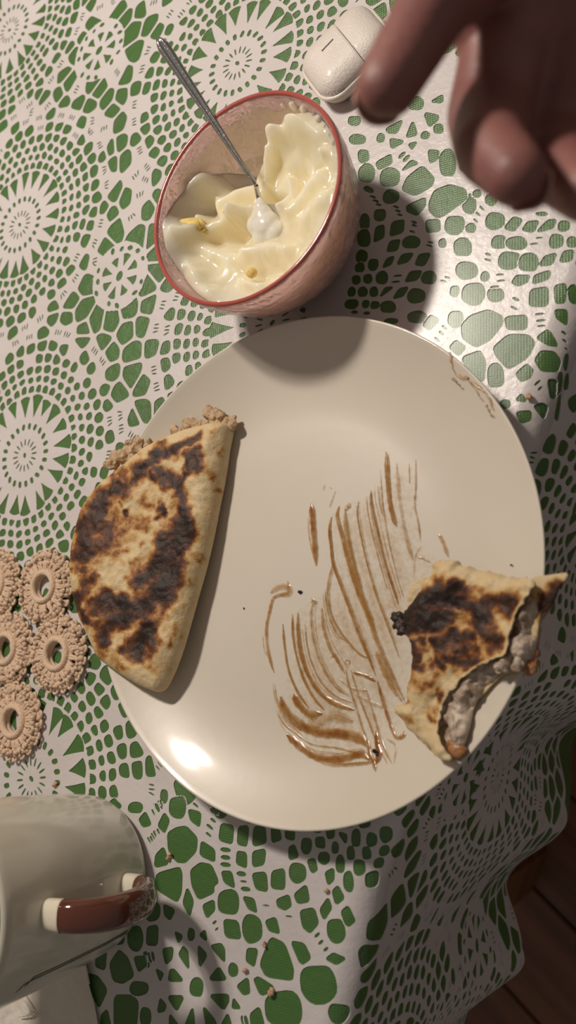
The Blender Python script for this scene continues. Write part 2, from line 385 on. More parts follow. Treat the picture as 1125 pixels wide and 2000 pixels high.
class LaceField:
    def __init__(s):
        s.solid = np.full((nv, nu), -1.0, np.float32)         # holes: positive inside a hole
        s.d = [np.full((nv, nu), 9., np.float32) for _ in range(4)]
        s.id = [np.full((nv, nu), -1, np.int32) for _ in range(4)]
        s.no = np.zeros((nv, nu), bool)                       # places kept free of net holes
        s.holes = np.full((nv, nu), -.01, np.float32)
    def win(s, u, v, r):
        i0 = max(int((u-r-U0)/H), 0); i1 = min(int((u+r-U0)/H)+2, nu); j0 = max(int((v-r-V0)/H), 0); j1 = min(int((v+r-V0)/H)+2, nv)
        if i0 >= i1 or j0 >= j1: return None
        X = (U0+np.arange(i0, i1)*H-u)[None, :]; Y = (V0+np.arange(j0, j1)*H-v)[:, None]
        return slice(j0, j1), slice(i0, i1), X, Y
    def seed(s, k, u, v, r):
        w = s.win(u, v, r)
        if w is None: return
        a, b, X, Y = w; D = (X*X+Y*Y).astype(np.float32); I = np.full(D.shape, k, np.int32)
        for q in range(4):
            dq, iq = s.d[q][a, b], s.id[q][a, b]; m = D < dq
            nd = np.where(m, D, dq); ni = np.where(m, I, iq); D = np.where(m, dq, D); I = np.where(m, iq, I)
            s.d[q][a, b] = nd; s.id[q][a, b] = ni
    def ell(s, u, v, ra, rb, ang, p=2.0):
        w = s.win(u, v, max(ra, rb)*1.8)
        if w is None: return
        a, b, X, Y = w; c, n = math.cos(ang), math.sin(ang); x = (X*c+Y*n)/ra; y = (-X*n+Y*c)/rb
        f = (1-(np.abs(x)**p+np.abs(y)**p)**(1/p))*min(ra, rb)
        s.holes[a, b] = np.maximum(s.holes[a, b], f)
    def wedge(s, u, v, ang, r0, r1, wd, rng=None):
        """petal gap: pointed inside at r0, wide and rounded at r1 (half width wd at the outside)"""
        w = s.win(u+math.cos(ang)*(r0+r1)/2, v+math.sin(ang)*(r0+r1)/2, (r1-r0)*.75)
        if w is None: return
        a, b, X, Y = w; X = X+math.cos(ang)*(r0+r1)/2; Y = Y+math.sin(ang)*(r0+r1)/2
        c, n = math.cos(ang), math.sin(ang); x = X*c+Y*n; y = -X*n+Y*c
        t = np.clip((x-r0)/(r1-r0), 0, 1); half = wd*(t**1.25)
        f = np.minimum(half-np.abs(y), (r1-x)-np.abs(y)**2/wd*.35); f = np.minimum(f, (x-r0)*.5)
        s.holes[a, b] = np.maximum(s.holes[a, b], f)
    def clear(s, u, v, r):
        w = s.win(u, v, r)
        if w is None: return
        a, b, X, Y = w; s.no[a, b] |= (X*X+Y*Y) < r*r
LF = LaceField()
def xy2uv(p): q = np.asarray(p[:2])-EO; return float(q@EN), float(q@ET)
meds = [(-.4976, .4668, 1.0), (-.4600, .2937, 1.0), (-.4291, .1205, 1.02), (-.3934, -.0819, 1.12), (-.372, -.285, 1.12),
        (-.3114, .53, 1.0), (-.2739, .3548, 1.0), (-.238, .180, 1.03), (-.199, -.018, 1.12), (-.150, -.235, 1.1),
        (-.088, .418, 1.0), (-.050, .243, 1.02), (-.012, .066, 1.05), (-.645, .53, 1), (-.612, .36, 1), (-.58, .185, 1), (-.55, .01, 1), (-.52, -.16, 1)]
ros = [(-.3960, .4102), (-.3573, .2327), (-.321, .052), (-.2627, -.1669), (-.185, .475), (-.162, .296), (-.125, .118), (-.098, -.075), (-.555, .268), (-.525, .09), (-.49, -.085)]
MED = [(*xy2uv(m), m[2]) for m in meds]; ROS = [xy2uv(r) for r in ros]
# hanging part carries on in cloth coordinates
MED += [(.105, -.175, .95), (.150, .02, 1.0), (.155, -.37, 1.0), (.20, .2, 1)]
ROS += [(.028, -.372), (.165, -.285), (.13, .115)]
SD = []                                              # seeds: u, v, kind, window radius
rg = np.random.default_rng(11)
for (u, v, sc) in MED:
    a0 = rg.random()*6.28
    for k, (r, n) in enumerate([(.0452, 40), (.0515, 42), (.0582, 44), (.0655, 46), (.0738, 44), (.0832, 40)]):
        for q in range(n):
            th = a0+(q+.5*(k % 2))*2*np.pi/n+rg.normal(0, .012); rr = r*sc+rg.normal(0, .0005)
            kind = 0
            if k >= 3 and rg.random() < .10: kind = 1
            if k == 5 and (q % 3 != 0): kind = 2
            if k == 4 and rg.random() < .10: kind = 2
            SD.append((u+rr*math.cos(th), v+rr*math.sin(th), kind, .016, th))
    # core
    LF.clear(u, v, .0425*sc)
    LF.ell(u, v, .0013*sc, .0019*sc, rg.random()*3)
    for q in range(16):
        th = a0+q*2*np.pi/16; r = .0088*sc; LF.ell(u+r*math.cos(th), v+r*math.sin(th), .0026*sc, .0006*sc, th, 2.5)
    for q in range(22):
        th = a0+(q+.5)*2*np.pi/22; r = .0195*sc; LF.ell(u+r*math.cos(th), v+r*math.sin(th), .0022*sc, .0014*sc, th+rg.normal(0, .2), 3)
    for q in range(20):
        th = a0+q*2*np.pi/20+rg.normal(0, .03); LF.wedge(u, v, th, (.0255+rg.normal(0, .001))*sc, (.0408+rg.normal(0, .0008))*sc, (.0053+rg.normal(0, .0004))*sc)
for (u, v) in ROS:
    a0 = rg.random()*6.28; LF.clear(u, v, .0235)
    LF.ell(u, v, .0026, .0035, a0, 2)
    for q in range(8):
        th = a0+q*np.pi/4; LF.wedge(u, v, th, .006, .0152+rg.normal(0, .0006), .0040)
        for dq, rr in ((.0, .0202), (.39, .0198)):
            r = rr+rg.normal(0, .0007)
            if rg.random() < .3: continue
            LF.ell(u+r*math.cos(th+dq), v+r*math.sin(th+dq), .0018+rg.random()*.0008, .0013+rg.random()*.0006, th+1.57+rg.normal(0, 1.0), 1.7)
# filler: random holes of mixed size between the medallions
pts = []
def clearance(u, v):
    c = 9.
    for (a, b, s) in MED: c = min(c, math.hypot(u-a, v-b)-.089*s)
    for (a, b) in ROS: c = min(c, math.hypot(u-a, v-b)-.0255)
    return c
for _ in range(26000):
    u = U0+rg.random()*(U1-U0); v = V0+rg.random()*(V1-V0); c = clearance(u, v)
    if c < 0: continue
    r = rg.choice([.0062, .0085, .0125], p=[.35, .4, .25])
    if c < .004: r = min(r, .0075)
    if any((u-a)**2+(v-b)**2 < ((r+q)*.5+.0028)**2 for a, b, q in pts): continue
    pts.append((u, v, r))
for u, v, r in pts:
    SD.append((u, v, 2 if (r < .007 and rg.random() < .45) else 0, .026, rg.random()*3.14))
for k, sd in enumerate(SD): LF.seed(k, sd[0], sd[1], sd[3])
su = np.array([s[0] for s in SD]); sv = np.array([s[1] for s in SD]); skind = np.array([s[2] for s in SD]); sth = np.array([s[4] for s in SD])
i0 = LF.id[0]; have = i0 >= 0; acc = np.zeros((nv, nu), np.float32); mind = np.full((nv, nu), 9., np.float32)
KS = 1100.
for q in (1, 2, 3):
    iq = LF.id[q]; ok = have & (iq >= 0)
    dd = np.hypot(su[i0]-su[iq], sv[i0]-sv[iq])+1e-6
    b = np.where(ok, (LF.d[q]-LF.d[0])/(2*dd), .006).astype(np.float32); mind = np.minimum(mind, b); acc += np.exp(-KS*b)
cell = -np.log(acc)/KS
cell -= np.where(cell > 0, .0, 0)
rib = .00048+.0006*fbm(np.arange(nu)[None, :]*H+np.zeros((nv, 1)), np.arange(nv)[:, None]*H+np.zeros((1, nu)), 60, 5, 2)
# the part of the lace that shows large in the photograph: hole outlines traced on the cloth plane
def TB(p): return [(280+x*.42667, 1560+y*.42667) for x, y in p]
def TM(p): return [(x*.37333, 1480+y*.37333) for x, y in p]
def TU(p): return [(680+x*.39556, 180+y*.39556) for x, y in p]
TRACE = []
def EL(f, *a):
    for x, y, rx, ry in a: TRACE.append(f([(x+rx*np.sign(math.cos(t))*abs(math.cos(t))**.78*(1+.07*math.sin(2*t+x)), y+ry*np.sign(math.sin(t))*abs(math.sin(t))**.78*(1+.07*math.cos(3*t+y))) for t in np.linspace(.1, 6.383, 20, endpoint=False)]))
def PO(f, *a):
    for p in a: TRACE.append(f(list(zip(p[::2], p[1::2]))))
def SL(f, rot, *a):
    c, n = math.cos(math.radians(rot)), math.sin(math.radians(rot))
    for x, y, l, h in a: TRACE.append(f([(x+c*l*u-n*h*w, y+n*l*u+c*h*w) for u, w in ((-1, 0), (-.5, -1), (.5, -.9), (1, .1), (.4, .8), (-.5, .9))]))
EL(TB, (155, 40, 38, 46), (388, 475, 49, 53), (745, 215, 22, 33), (855, 150, 16, 31), (972, 180, 18, 36), (1040, 188, 18, 28), (877, 225, 13, 23), (948, 250, 15, 27), (1017, 250, 15, 25), (1090, 250, 18, 22), (1100, 170, 22, 36),
   (825, 272, 22, 25), (900, 300, 16, 38), (985, 315, 22, 33), (1065, 305, 18, 22), (705, 340, 34, 43), (937, 380, 18, 44), (1035, 380, 27, 37), (880, 605, 36, 52), (497, 597, 41, 62), (798, 850, 77, 85), (640, 965, 86, 78), (410, 785, 18, 28), (242, 865, 28, 40), (217, 622, 14, 25),
   (40, 515, 32, 43), (10, 740, 18, 34), (10, 870, 10, 25), (8, 1000, 22, 42), (1010, 100, 26, 30), (930, 105, 28, 24), (795, 135, 22, 16))
PO(TB, (205, 50, 262, 65, 255, 130, 215, 100), (95, 65, 118, 100, 95, 158, 65, 125), (110, 160, 150, 135, 195, 128, 245, 180, 240, 240, 190, 292, 150, 290, 115, 240), (50, 315, 55, 260, 92, 222, 115, 298), (265, 195, 325, 235, 325, 290, 258, 260),
   (50, 410, 60, 345, 165, 315, 175, 345, 172, 430, 152, 475), (215, 330, 260, 295, 310, 305, 342, 380, 320, 400, 320, 430, 250, 462, 222, 400), (200, 408, 228, 470, 210, 540, 180, 480), (270, 490, 322, 465, 325, 510, 288, 548),
   (355, 115, 412, 125, 405, 208, 345, 190), (435, 130, 480, 125, 472, 218, 430, 208), (505, 130, 555, 130, 560, 200, 500, 218), (585, 135, 620, 140, 630, 185, 588, 200), (650, 135, 690, 150, 688, 188, 650, 180), (430, 242, 470, 250, 470, 318, 425, 298),
   (500, 245, 558, 232, 550, 300, 500, 312), (357, 335, 402, 335, 417, 410, 370, 385), (497, 345, 560, 338, 567, 425, 515, 415), (588, 335, 645, 322, 645, 415, 585, 410), (665, 225, 690, 212, 708, 265, 668, 280), (788, 180, 825, 178, 828, 225, 790, 218),
   (892, 155, 930, 165, 925, 205), (750, 285, 782, 275, 795, 325, 770, 340), (832, 340, 870, 320, 870, 370, 845, 395), (455, 450, 505, 460, 518, 522, 480, 505), (610, 465, 665, 442, 675, 490, 645, 510, 615, 495), (690, 440, 745, 395, 758, 470, 705, 480), (865, 425, 890, 400, 918, 455, 880, 485),
   (808, 510, 845, 455, 860, 500, 825, 555), (905, 520, 935, 492, 960, 565, 930, 588), (717, 515, 780, 502, 800, 570, 760, 615, 730, 590), (367, 555, 432, 562, 445, 642, 375, 635), (558, 562, 605, 545, 622, 618, 575, 605), (475, 688, 522, 690, 505, 770, 470, 745),
   (582, 635, 645, 665, 685, 780, 680, 832, 560, 815, 533, 760), (675, 655, 735, 665, 765, 730, 720, 762), (427, 860, 478, 820, 485, 890, 455, 898), (505, 830, 525, 818, 592, 860, 590, 880, 535, 902), (487, 990, 530, 955, 550, 1031, 545, 1080, 500, 1080), (835, 735, 870, 708, 918, 735, 880, 760),
   (160, 715, 182, 677, 202, 700, 207, 785), (248, 670, 290, 715, 255, 775), (305, 675, 355, 665, 370, 690, 370, 752), (345, 770, 380, 830, 297, 830), (300, 900, 388, 898, 388, 930, 365, 968), (108, 905, 185, 905, 150, 975), (112, 835, 120, 785, 140, 783, 182, 835), (85, 690, 135, 682, 128, 735, 100, 758),
   (225, 955, 232, 1031, 215, 1080, 185, 1050), (272, 950, 330, 1020, 335, 1080, 290, 1060), (142, 610, 178, 628, 158, 662), (255, 625, 282, 603, 288, 650), (55, 780, 90, 800, 75, 835), (75, 915, 102, 945, 95, 970, 63, 978), (412, 915, 443, 960, 405, 960), (90, 485, 143, 510, 120, 555, 95, 535),
   (15, 590, 65, 580, 62, 670, 12, 668), (355, 1040, 385, 985, 400, 1031, 390, 1080), (118, 985, 160, 1040, 150, 1085, 118, 1080), (300, 40, 335, 60, 345, 75, 310, 65))
SL(TB, 5, (375, 235, 22, 6), (375, 270, 20, 6), (375, 303, 22, 6), (447, 345, 20, 7), (458, 380, 18, 5), (467, 415, 20, 6), (562, 490, 20, 4), (667, 540, 20, 4)); SL(TB, 40, (318, 100, 18, 7), (303, 130, 22, 7), (297, 165, 18, 6), (238, 30, 18, 6))
SL(TB, -42, (795, 625, 18, 7), (812, 658, 17, 7), (835, 690, 16, 7), (325, 567, 14, 6), (335, 597, 14, 4)); SL(TB, 62, (40, 62, 18, 5), (58, 42, 20, 5), (76, 28, 20, 5), (25, 190, 18, 5), (42, 172, 20, 5), (60, 155, 18, 5)); SL(TB, 78, (28, 728, 22, 4), (42, 722, 20, 4), (455, 1020, 24, 5), (470, 1020, 24, 5))
PO(TM, (600, 905, 650, 880, 645, 970, 598, 975), (505, 1020, 555, 1005, 548, 1110, 495, 1090), (570, 1080, 620, 1005, 665, 1045, 700, 1140, 640, 1180, 590, 1165), (697, 1045, 755, 1040, 765, 1085, 722, 1120), (455, 1130, 510, 1145, 560, 1215, 515, 1310, 480, 1250), (595, 1245, 690, 1245, 722, 1280, 710, 1420, 595, 1420), (525, 1350, 560, 1318, 580, 1420, 520, 1420),
   (570, 235, 595, 215, 632, 250, 625, 265), (725, 325, 760, 283, 790, 350, 745, 362))
EL(TM, (705, 945, 37, 62), (725, 1207, 45, 33), (707, 262, 36, 25), (857, 202, 16, 33))
SL(TM, 65, (800, 285, 20, 5), (822, 262, 22, 5), (842, 240, 20, 5), (790, 425, 18, 5), (808, 400, 20, 5), (826, 385, 18, 5), (470, 1035, 20, 5), (455, 1022, 14, 4)); SL(TM, 80, (555, 940, 24, 4), (575, 940, 24, 4))
EL(TU, (335, 55, 32, 30), (445, 180, 22, 20), (380, 212, 18, 16), (45, 232, 36, 22), (160, 225, 16, 19), (30, 140, 30, 20), (490, 350, 36, 64), (75, 315, 25, 30), (90, 400, 36, 43), (205, 420, 48, 43), (597, 550, 30, 46), (210, 515, 36, 31), (525, 655, 46, 43), (605, 670, 20, 20), (705, 530, 24, 25), (635, 500, 16, 16), (725, 635, 42, 39),
   (1065, 660, 25, 23), (955, 600, 30, 10), (1028, 735, 32, 31), (1105, 740, 22, 23), (745, 740, 36, 29), (830, 745, 46, 29), (565, 765, 42, 41), (465, 745, 15, 19), (795, 830, 51, 40), (890, 840, 46, 41), (585, 880, 49, 40), (675, 910, 17, 21), (525, 982, 19, 24), (618, 995, 51, 52), (728, 1000, 39, 30), (1105, 990, 18, 41), (340, 1110, 43, 26), (530, 1120, 33, 38),
   (728, 1400, 38, 56), (1078, 1310, 12, 36), (1050, 1425, 16, 56), (1105, 1400, 20, 36), (1065, 1530, 15, 60), (775, 1540, 21, 18), (155, 605, 28, 26), (80, 640, 22, 36), (75, 720, 31, 39), (310, 740, 39, 27), (65, 810, 25, 29), (122, 850, 22, 26), (55, 865, 22, 19), (397, 915, 33, 29), (165, 915, 25, 29), (95, 920, 18, 20), (38, 925, 18, 19),
   (335, 1005, 39, 33), (125, 985, 18, 21), (70, 985, 20, 21), (15, 985, 16, 20), (195, 1060, 35, 25), (130, 1050, 20, 15), (85, 1045, 15, 16), (15, 1045, 30, 20), (30, 1085, 18, 8), (90, 1090, 16, 8), (210, 1130, 30, 10))
PO(TU, (408, 45, 465, 12, 465, 50), (375, 100, 445, 115, 440, 140, 400, 170), (185, 180, 270, 135, 240, 200, 200, 200), (318, 140, 340, 210, 285, 222), (205, 228, 270, 240, 265, 250, 215, 278), (298, 255, 338, 245, 315, 282), (395, 285, 447, 290, 440, 330, 405, 348), (137, 345, 210, 305, 215, 350, 150, 382), (265, 385, 310, 335, 345, 350, 300, 370),
   (290, 420, 365, 362, 425, 425, 410, 465, 330, 510, 265, 480), (400, 545, 425, 485, 500, 456, 578, 480, 585, 525, 480, 602, 440, 622, 402, 585), (287, 560, 380, 520, 380, 560, 340, 608, 290, 585), (383, 632, 450, 630, 452, 685, 388, 690), (770, 670, 815, 615, 860, 630, 820, 685), (860, 680, 885, 640, 940, 635, 915, 690), (930, 690, 985, 632, 1025, 630, 1010, 670),
   (945, 855, 970, 810, 1028, 795, 1005, 850), (1045, 838, 1065, 785, 1112, 780, 1100, 830), (808, 940, 830, 905, 895, 905, 885, 935, 840, 955), (912, 945, 920, 905, 995, 880, 990, 920), (895, 1055, 900, 975, 985, 962, 985, 1055), (1020, 955, 1072, 945, 1065, 1035, 1025, 1040), (1020, 1075, 1075, 1070, 1075, 1140, 1030, 1115),
   (560, 1150, 600, 1105, 690, 1074, 762, 1108, 757, 1150, 700, 1222, 630, 1258, 567, 1215), (775, 1110, 880, 1102, 880, 1170, 785, 1170), (930, 1212, 985, 1170, 1030, 1245, 985, 1245), (717, 1260, 790, 1197, 890, 1200, 922, 1240, 882, 1312, 790, 1368, 732, 1300), (370, 1150, 405, 1100, 448, 1125, 400, 1175), (500, 1260, 530, 1225, 580, 1260, 545, 1300), (560, 1310, 650, 1276, 677, 1330, 667, 1432, 600, 1382),
   (922, 1320, 950, 1278, 1010, 1276, 1047, 1310, 1032, 1362, 950, 1372), (828, 1390, 880, 1342, 910, 1370, 895, 1410, 855, 1428), (980, 1410, 1025, 1405, 1028, 1490, 995, 1490), (910, 1545, 950, 1525, 985, 1540, 965, 1600), (828, 1520, 855, 1490, 875, 1525), (830, 1580, 895, 1570, 895, 1610, 850, 1630),
   (125, 740, 135, 665, 175, 655, 175, 715), (205, 710, 215, 640, 275, 630, 270, 690), (190, 785, 205, 735, 255, 728, 240, 780), (168, 865, 190, 820, 225, 810, 210, 850), (240, 850, 265, 800, 320, 795, 295, 835), (330, 850, 350, 800, 405, 795, 375, 855), (280, 935, 305, 885, 362, 882, 340, 925), (155, 1010, 180, 965, 222, 962), (220, 1018, 250, 970, 295, 962, 270, 1005))
SL(TU, 15, (120, 515, 20, 5), (135, 535, 20, 5), (150, 555, 20, 5), (235, 565, 18, 5), (245, 585, 18, 5), (255, 605, 18, 5), (325, 640, 18, 5), (325, 657, 18, 5), (315, 687, 18, 5), (405, 740, 20, 4), (400, 757, 20, 4), (490, 915, 18, 5), (470, 932, 18, 5), (690, 800, 18, 6), (690, 828, 20, 6)); SL(TU, -5, (245, 905, 26, 5), (235, 935, 26, 5), (945, 718, 26, 4), (918, 748, 24, 5), (750, 900, 24, 5), (755, 930, 24, 5), (725, 960, 26, 6), (945, 1095, 28, 6), (950, 1127, 28, 6), (955, 1153, 26, 5))
SL(TU, -45, (265, 310, 20, 6), (287, 325, 20, 6), (930, 1430, 24, 5), (942, 1455, 20, 5)); SL(TU, 42, (640, 600, 18, 6), (628, 632, 18, 5), (660, 572, 18, 6), (475, 1162, 20, 6), (460, 1190, 18, 7), (440, 1222, 20, 6)); SL(TU, 25, (828, 1022, 22, 8), (820, 1066, 24, 6), (1060, 1178, 20, 6), (1065, 1215, 20, 5), (1075, 1250, 18, 4), (100, 480, 26, 10))
REG = [[(150, 1850), (200, 1835), (280, 1760), (285, 1640), (225, 1570), (240, 1545), (330, 1570), (420, 1610), (600, 1600), (740, 1580), (768, 1630), (745, 1690), (715, 1760), (712, 1815), (675, 1890), (640, 1960), (610, 2010), (590, 2070), (150, 2070)],
       [(640, 180), (740, 185), (800, 160), (850, 100), (900, 120), (900, 330), (1010, 400), (1130, 410), (1130, 760), (1098, 835), (1060, 842), (1000, 850), (900, 740), (740, 640), (660, 640), (600, 610), (640, 440)]]
for rg_ in REG:
    q = np.array([xy2uv(P(x, y, .001)) for x, y in rg_]); j0, j1 = int((q[:, 1].min()-V0)/H), int((q[:, 1].max()-V0)/H)+1; i0_, i1_ = int((q[:, 0].min()-U0)/H), int((q[:, 0].max()-U0)/H)+1
    X, Y = np.meshgrid(U0+np.arange(i0_, i1_)*H, V0+np.arange(j0, j1)*H); ins = sdist(np.stack([X.ravel(), Y.ravel()], -1), q).reshape(X.shape)
    inside_ = sdist(np.stack([su, sv], -1), q) > -.0032; skind[inside_] = 1
    LF.holes[j0:j1, i0_:i1_] = np.minimum(LF.holes[j0:j1, i0_:i1_], np.where(ins > -.0012, -.01, 1))
net = cell-rib-.00015
net = np.where(have & (skind[i0] == 0) & ~LF.no, net, -.01)
LF.holes = np.maximum(LF.holes, net)
for (u, v, _k, _, th), kind in zip(SD, skind):                        # groups of three slits
    if kind != 2: continue
    if any(math.hypot(u-a, v-b) < .0435*s for a, b, s in MED) or any(math.hypot(u-a, v-b) < .025 for a, b in ROS): continue
    for q in (-1, 0, 1):
        LF.ell(u-math.sin(th)*q*.0023, v+math.cos(th)*q*.0023, .0021+.0005*rg.random(), .00052, th+.25*q*rg.normal(0, 1), 2.2)
for pl in TRACE:
    q = np.array([xy2uv(P(x, y, .001)) for x, y in pl])
    if len(q) < 12:
        for _ in range(2):
            nq = np.roll(q, -1, 0); q = np.stack([q*.86+nq*.14, q*.14+nq*.86], 1).reshape(-1, 2)
    lo, hi = q.min(0)-.004, q.max(0)+.004; j0, j1 = max(0, int((lo[1]-V0)/H)), min(nv, int((hi[1]-V0)/H)+1); i0_, i1_ = max(0, int((lo[0]-U0)/H)), min(nu, int((hi[0]-U0)/H)+1)
    if j1-j0 < 2 or i1_-i0_ < 2: continue
    X, Y = np.meshgrid(U0+np.arange(i0_, i1_)*H, V0+np.arange(j0, j1)*H); d = sdist(np.stack([X.ravel(), Y.ravel()], -1), q).reshape(X.shape)+(.00058 if len(q) >= 12 and np.ptp(q, axis=0).min() > .0022 else .0001)
    LF.holes[j0:j1, i0_:i1_] = np.maximum(np.minimum(LF.holes[j0:j1, i0_:i1_], -d-.0006), d)
white = -LF.holes
# hem scallops of the lace
uu = U0+np.arange(nu)*H; vv = V0+np.arange(nv)*H
hemline = ER*np.pi/2-ER+HEM-.012+.006*np.abs(np.sin(vv*95))+.004*np.sin(vv*37)
hl_d = hemline[:, None]-uu[None, :]
white = np.where(hl_d < .0022, np.maximum(white, .0004), white); white = np.minimum(white, hl_d)
white = np.where(np.abs(white) < 1e-7, 1e-7, white).astype(np.float32)
# fine mesh where the picture shows the cloth, coarser further out
CB = 3
cj, ci = (nv-1)//CB, (nu-1)//CB
cu = U0+(np.arange(ci)+.5)*CB*H; cv = V0+(np.arange(cj)+.5)*CB*H
CUu, CVv = np.meshgrid(cu, cv); w3 = drape(CUu.ravel(), CVv.ravel(), .0008)
ppx, ppy = PX(w3); fine = ((ppx > -70) & (ppx < 1195) & (ppy > -70) & (ppy < 2070)).reshape(cj, ci)
cloth = thing('tablecloth', 'white lace vinyl tablecloth over green backing, hanging in folds at right', 'tablecloth', (*UV2XY(-TW/2, 0), 0))
def cloth_part(fd, step, cells, off0, off1, name):
    q, polys, segs = march(fd, cells)
    u = U0+q[:, 0]*step; v = V0+q[:, 1]*step; n = len(u)
    T = drape(u, v, off1); us = np.unique(segs)
    side_t = T[us]; side_b = drape(u[us], v[us], off0); k = len(us); idx = np.searchsorted(us, segs)
    V = np.concatenate([T, side_t, side_b])
    sides = np.stack([idx[:, 1]+n, idx[:, 0]+n, idx[:, 0]+n+k, idx[:, 1]+n+k], -1)
    return V, polys+[sides]
A = Acc()
A.add(*cloth_part(white[:cj*CB+1, :ci*CB+1], H, np.kron(fine, np.ones((CB, CB), bool)), .0002, .00075, 'lace'))
cw = white[:cj*CB+1:CB, :ci*CB+1:CB]
A.add(*cloth_part(cw, H*CB, ~fine, .0002, .00075, 'lace'))
link('lace_layer', A.mesh('lace_layer'), M['lace'], cloth)
# green layer: whole table top and the drop
ua = np.concatenate([np.linspace(-TW, -.02, 120), np.linspace(-.018, .28, 150)]); va = np.linspace(TL0, TL1, 420)
UA, VA = np.meshgrid(ua, va, indexing='ij')
hemg = ER*np.pi/2-ER+HEM-.008+.045*np.exp(-((VA-(-.165))/.022)**2)
UA2 = np.minimum(UA, hemg)
G = drape(UA2.ravel(), VA.ravel(), .0003)
link('green_layer', mesh_np('green_layer', G, [grid_faces(len(ua), len(va))]), M['green'], cloth)

# ------------------------------------------------------------------ plate
PC = np.array([-.2086, .0440]); PR = .1243
def plate_z(r):
    r = np.asarray(r, float); t = np.clip((r-.074)/(PR-.074), 0, 1.02)
    return .0060+.0170*t**2.0
prof = [(.0, .0060)]+[(r, float(plate_z(r))) for r in np.linspace(.004, PR-.0012, 60)]
rt = float(plate_z(PR-.0012))
prof += [(PR-.0004, rt+.0003), (PR, rt-.0004), (PR-.0003, rt-.0015), (PR-.002, rt-.0028)]
prof += [(r, float(plate_z(r))-.0038) for r in np.linspace(PR-.006, .066, 24)]+[(.063, .0012), (.0615, .0011), (.058, .0012), (.056, .0024), (.0, .0024)]
plate = link('dinner_plate', mesh_np('dinner_plate', *lathe(prof, 160, *PC)), M['plate'])
tag(plate, 'large cream ceramic dinner plate smeared with brown sauce at table edge', 'plate')
def pz(x, y): return plate_z(np.minimum(np.hypot(np.asarray(x)-PC[0], np.asarray(y)-PC[1]), PR))
def on_plate(px, py):
    z = .009
    for _ in range(6):
        p = P(px, py, z); z = float(pz(p[0], p[1]))
    return P(px, py, z)

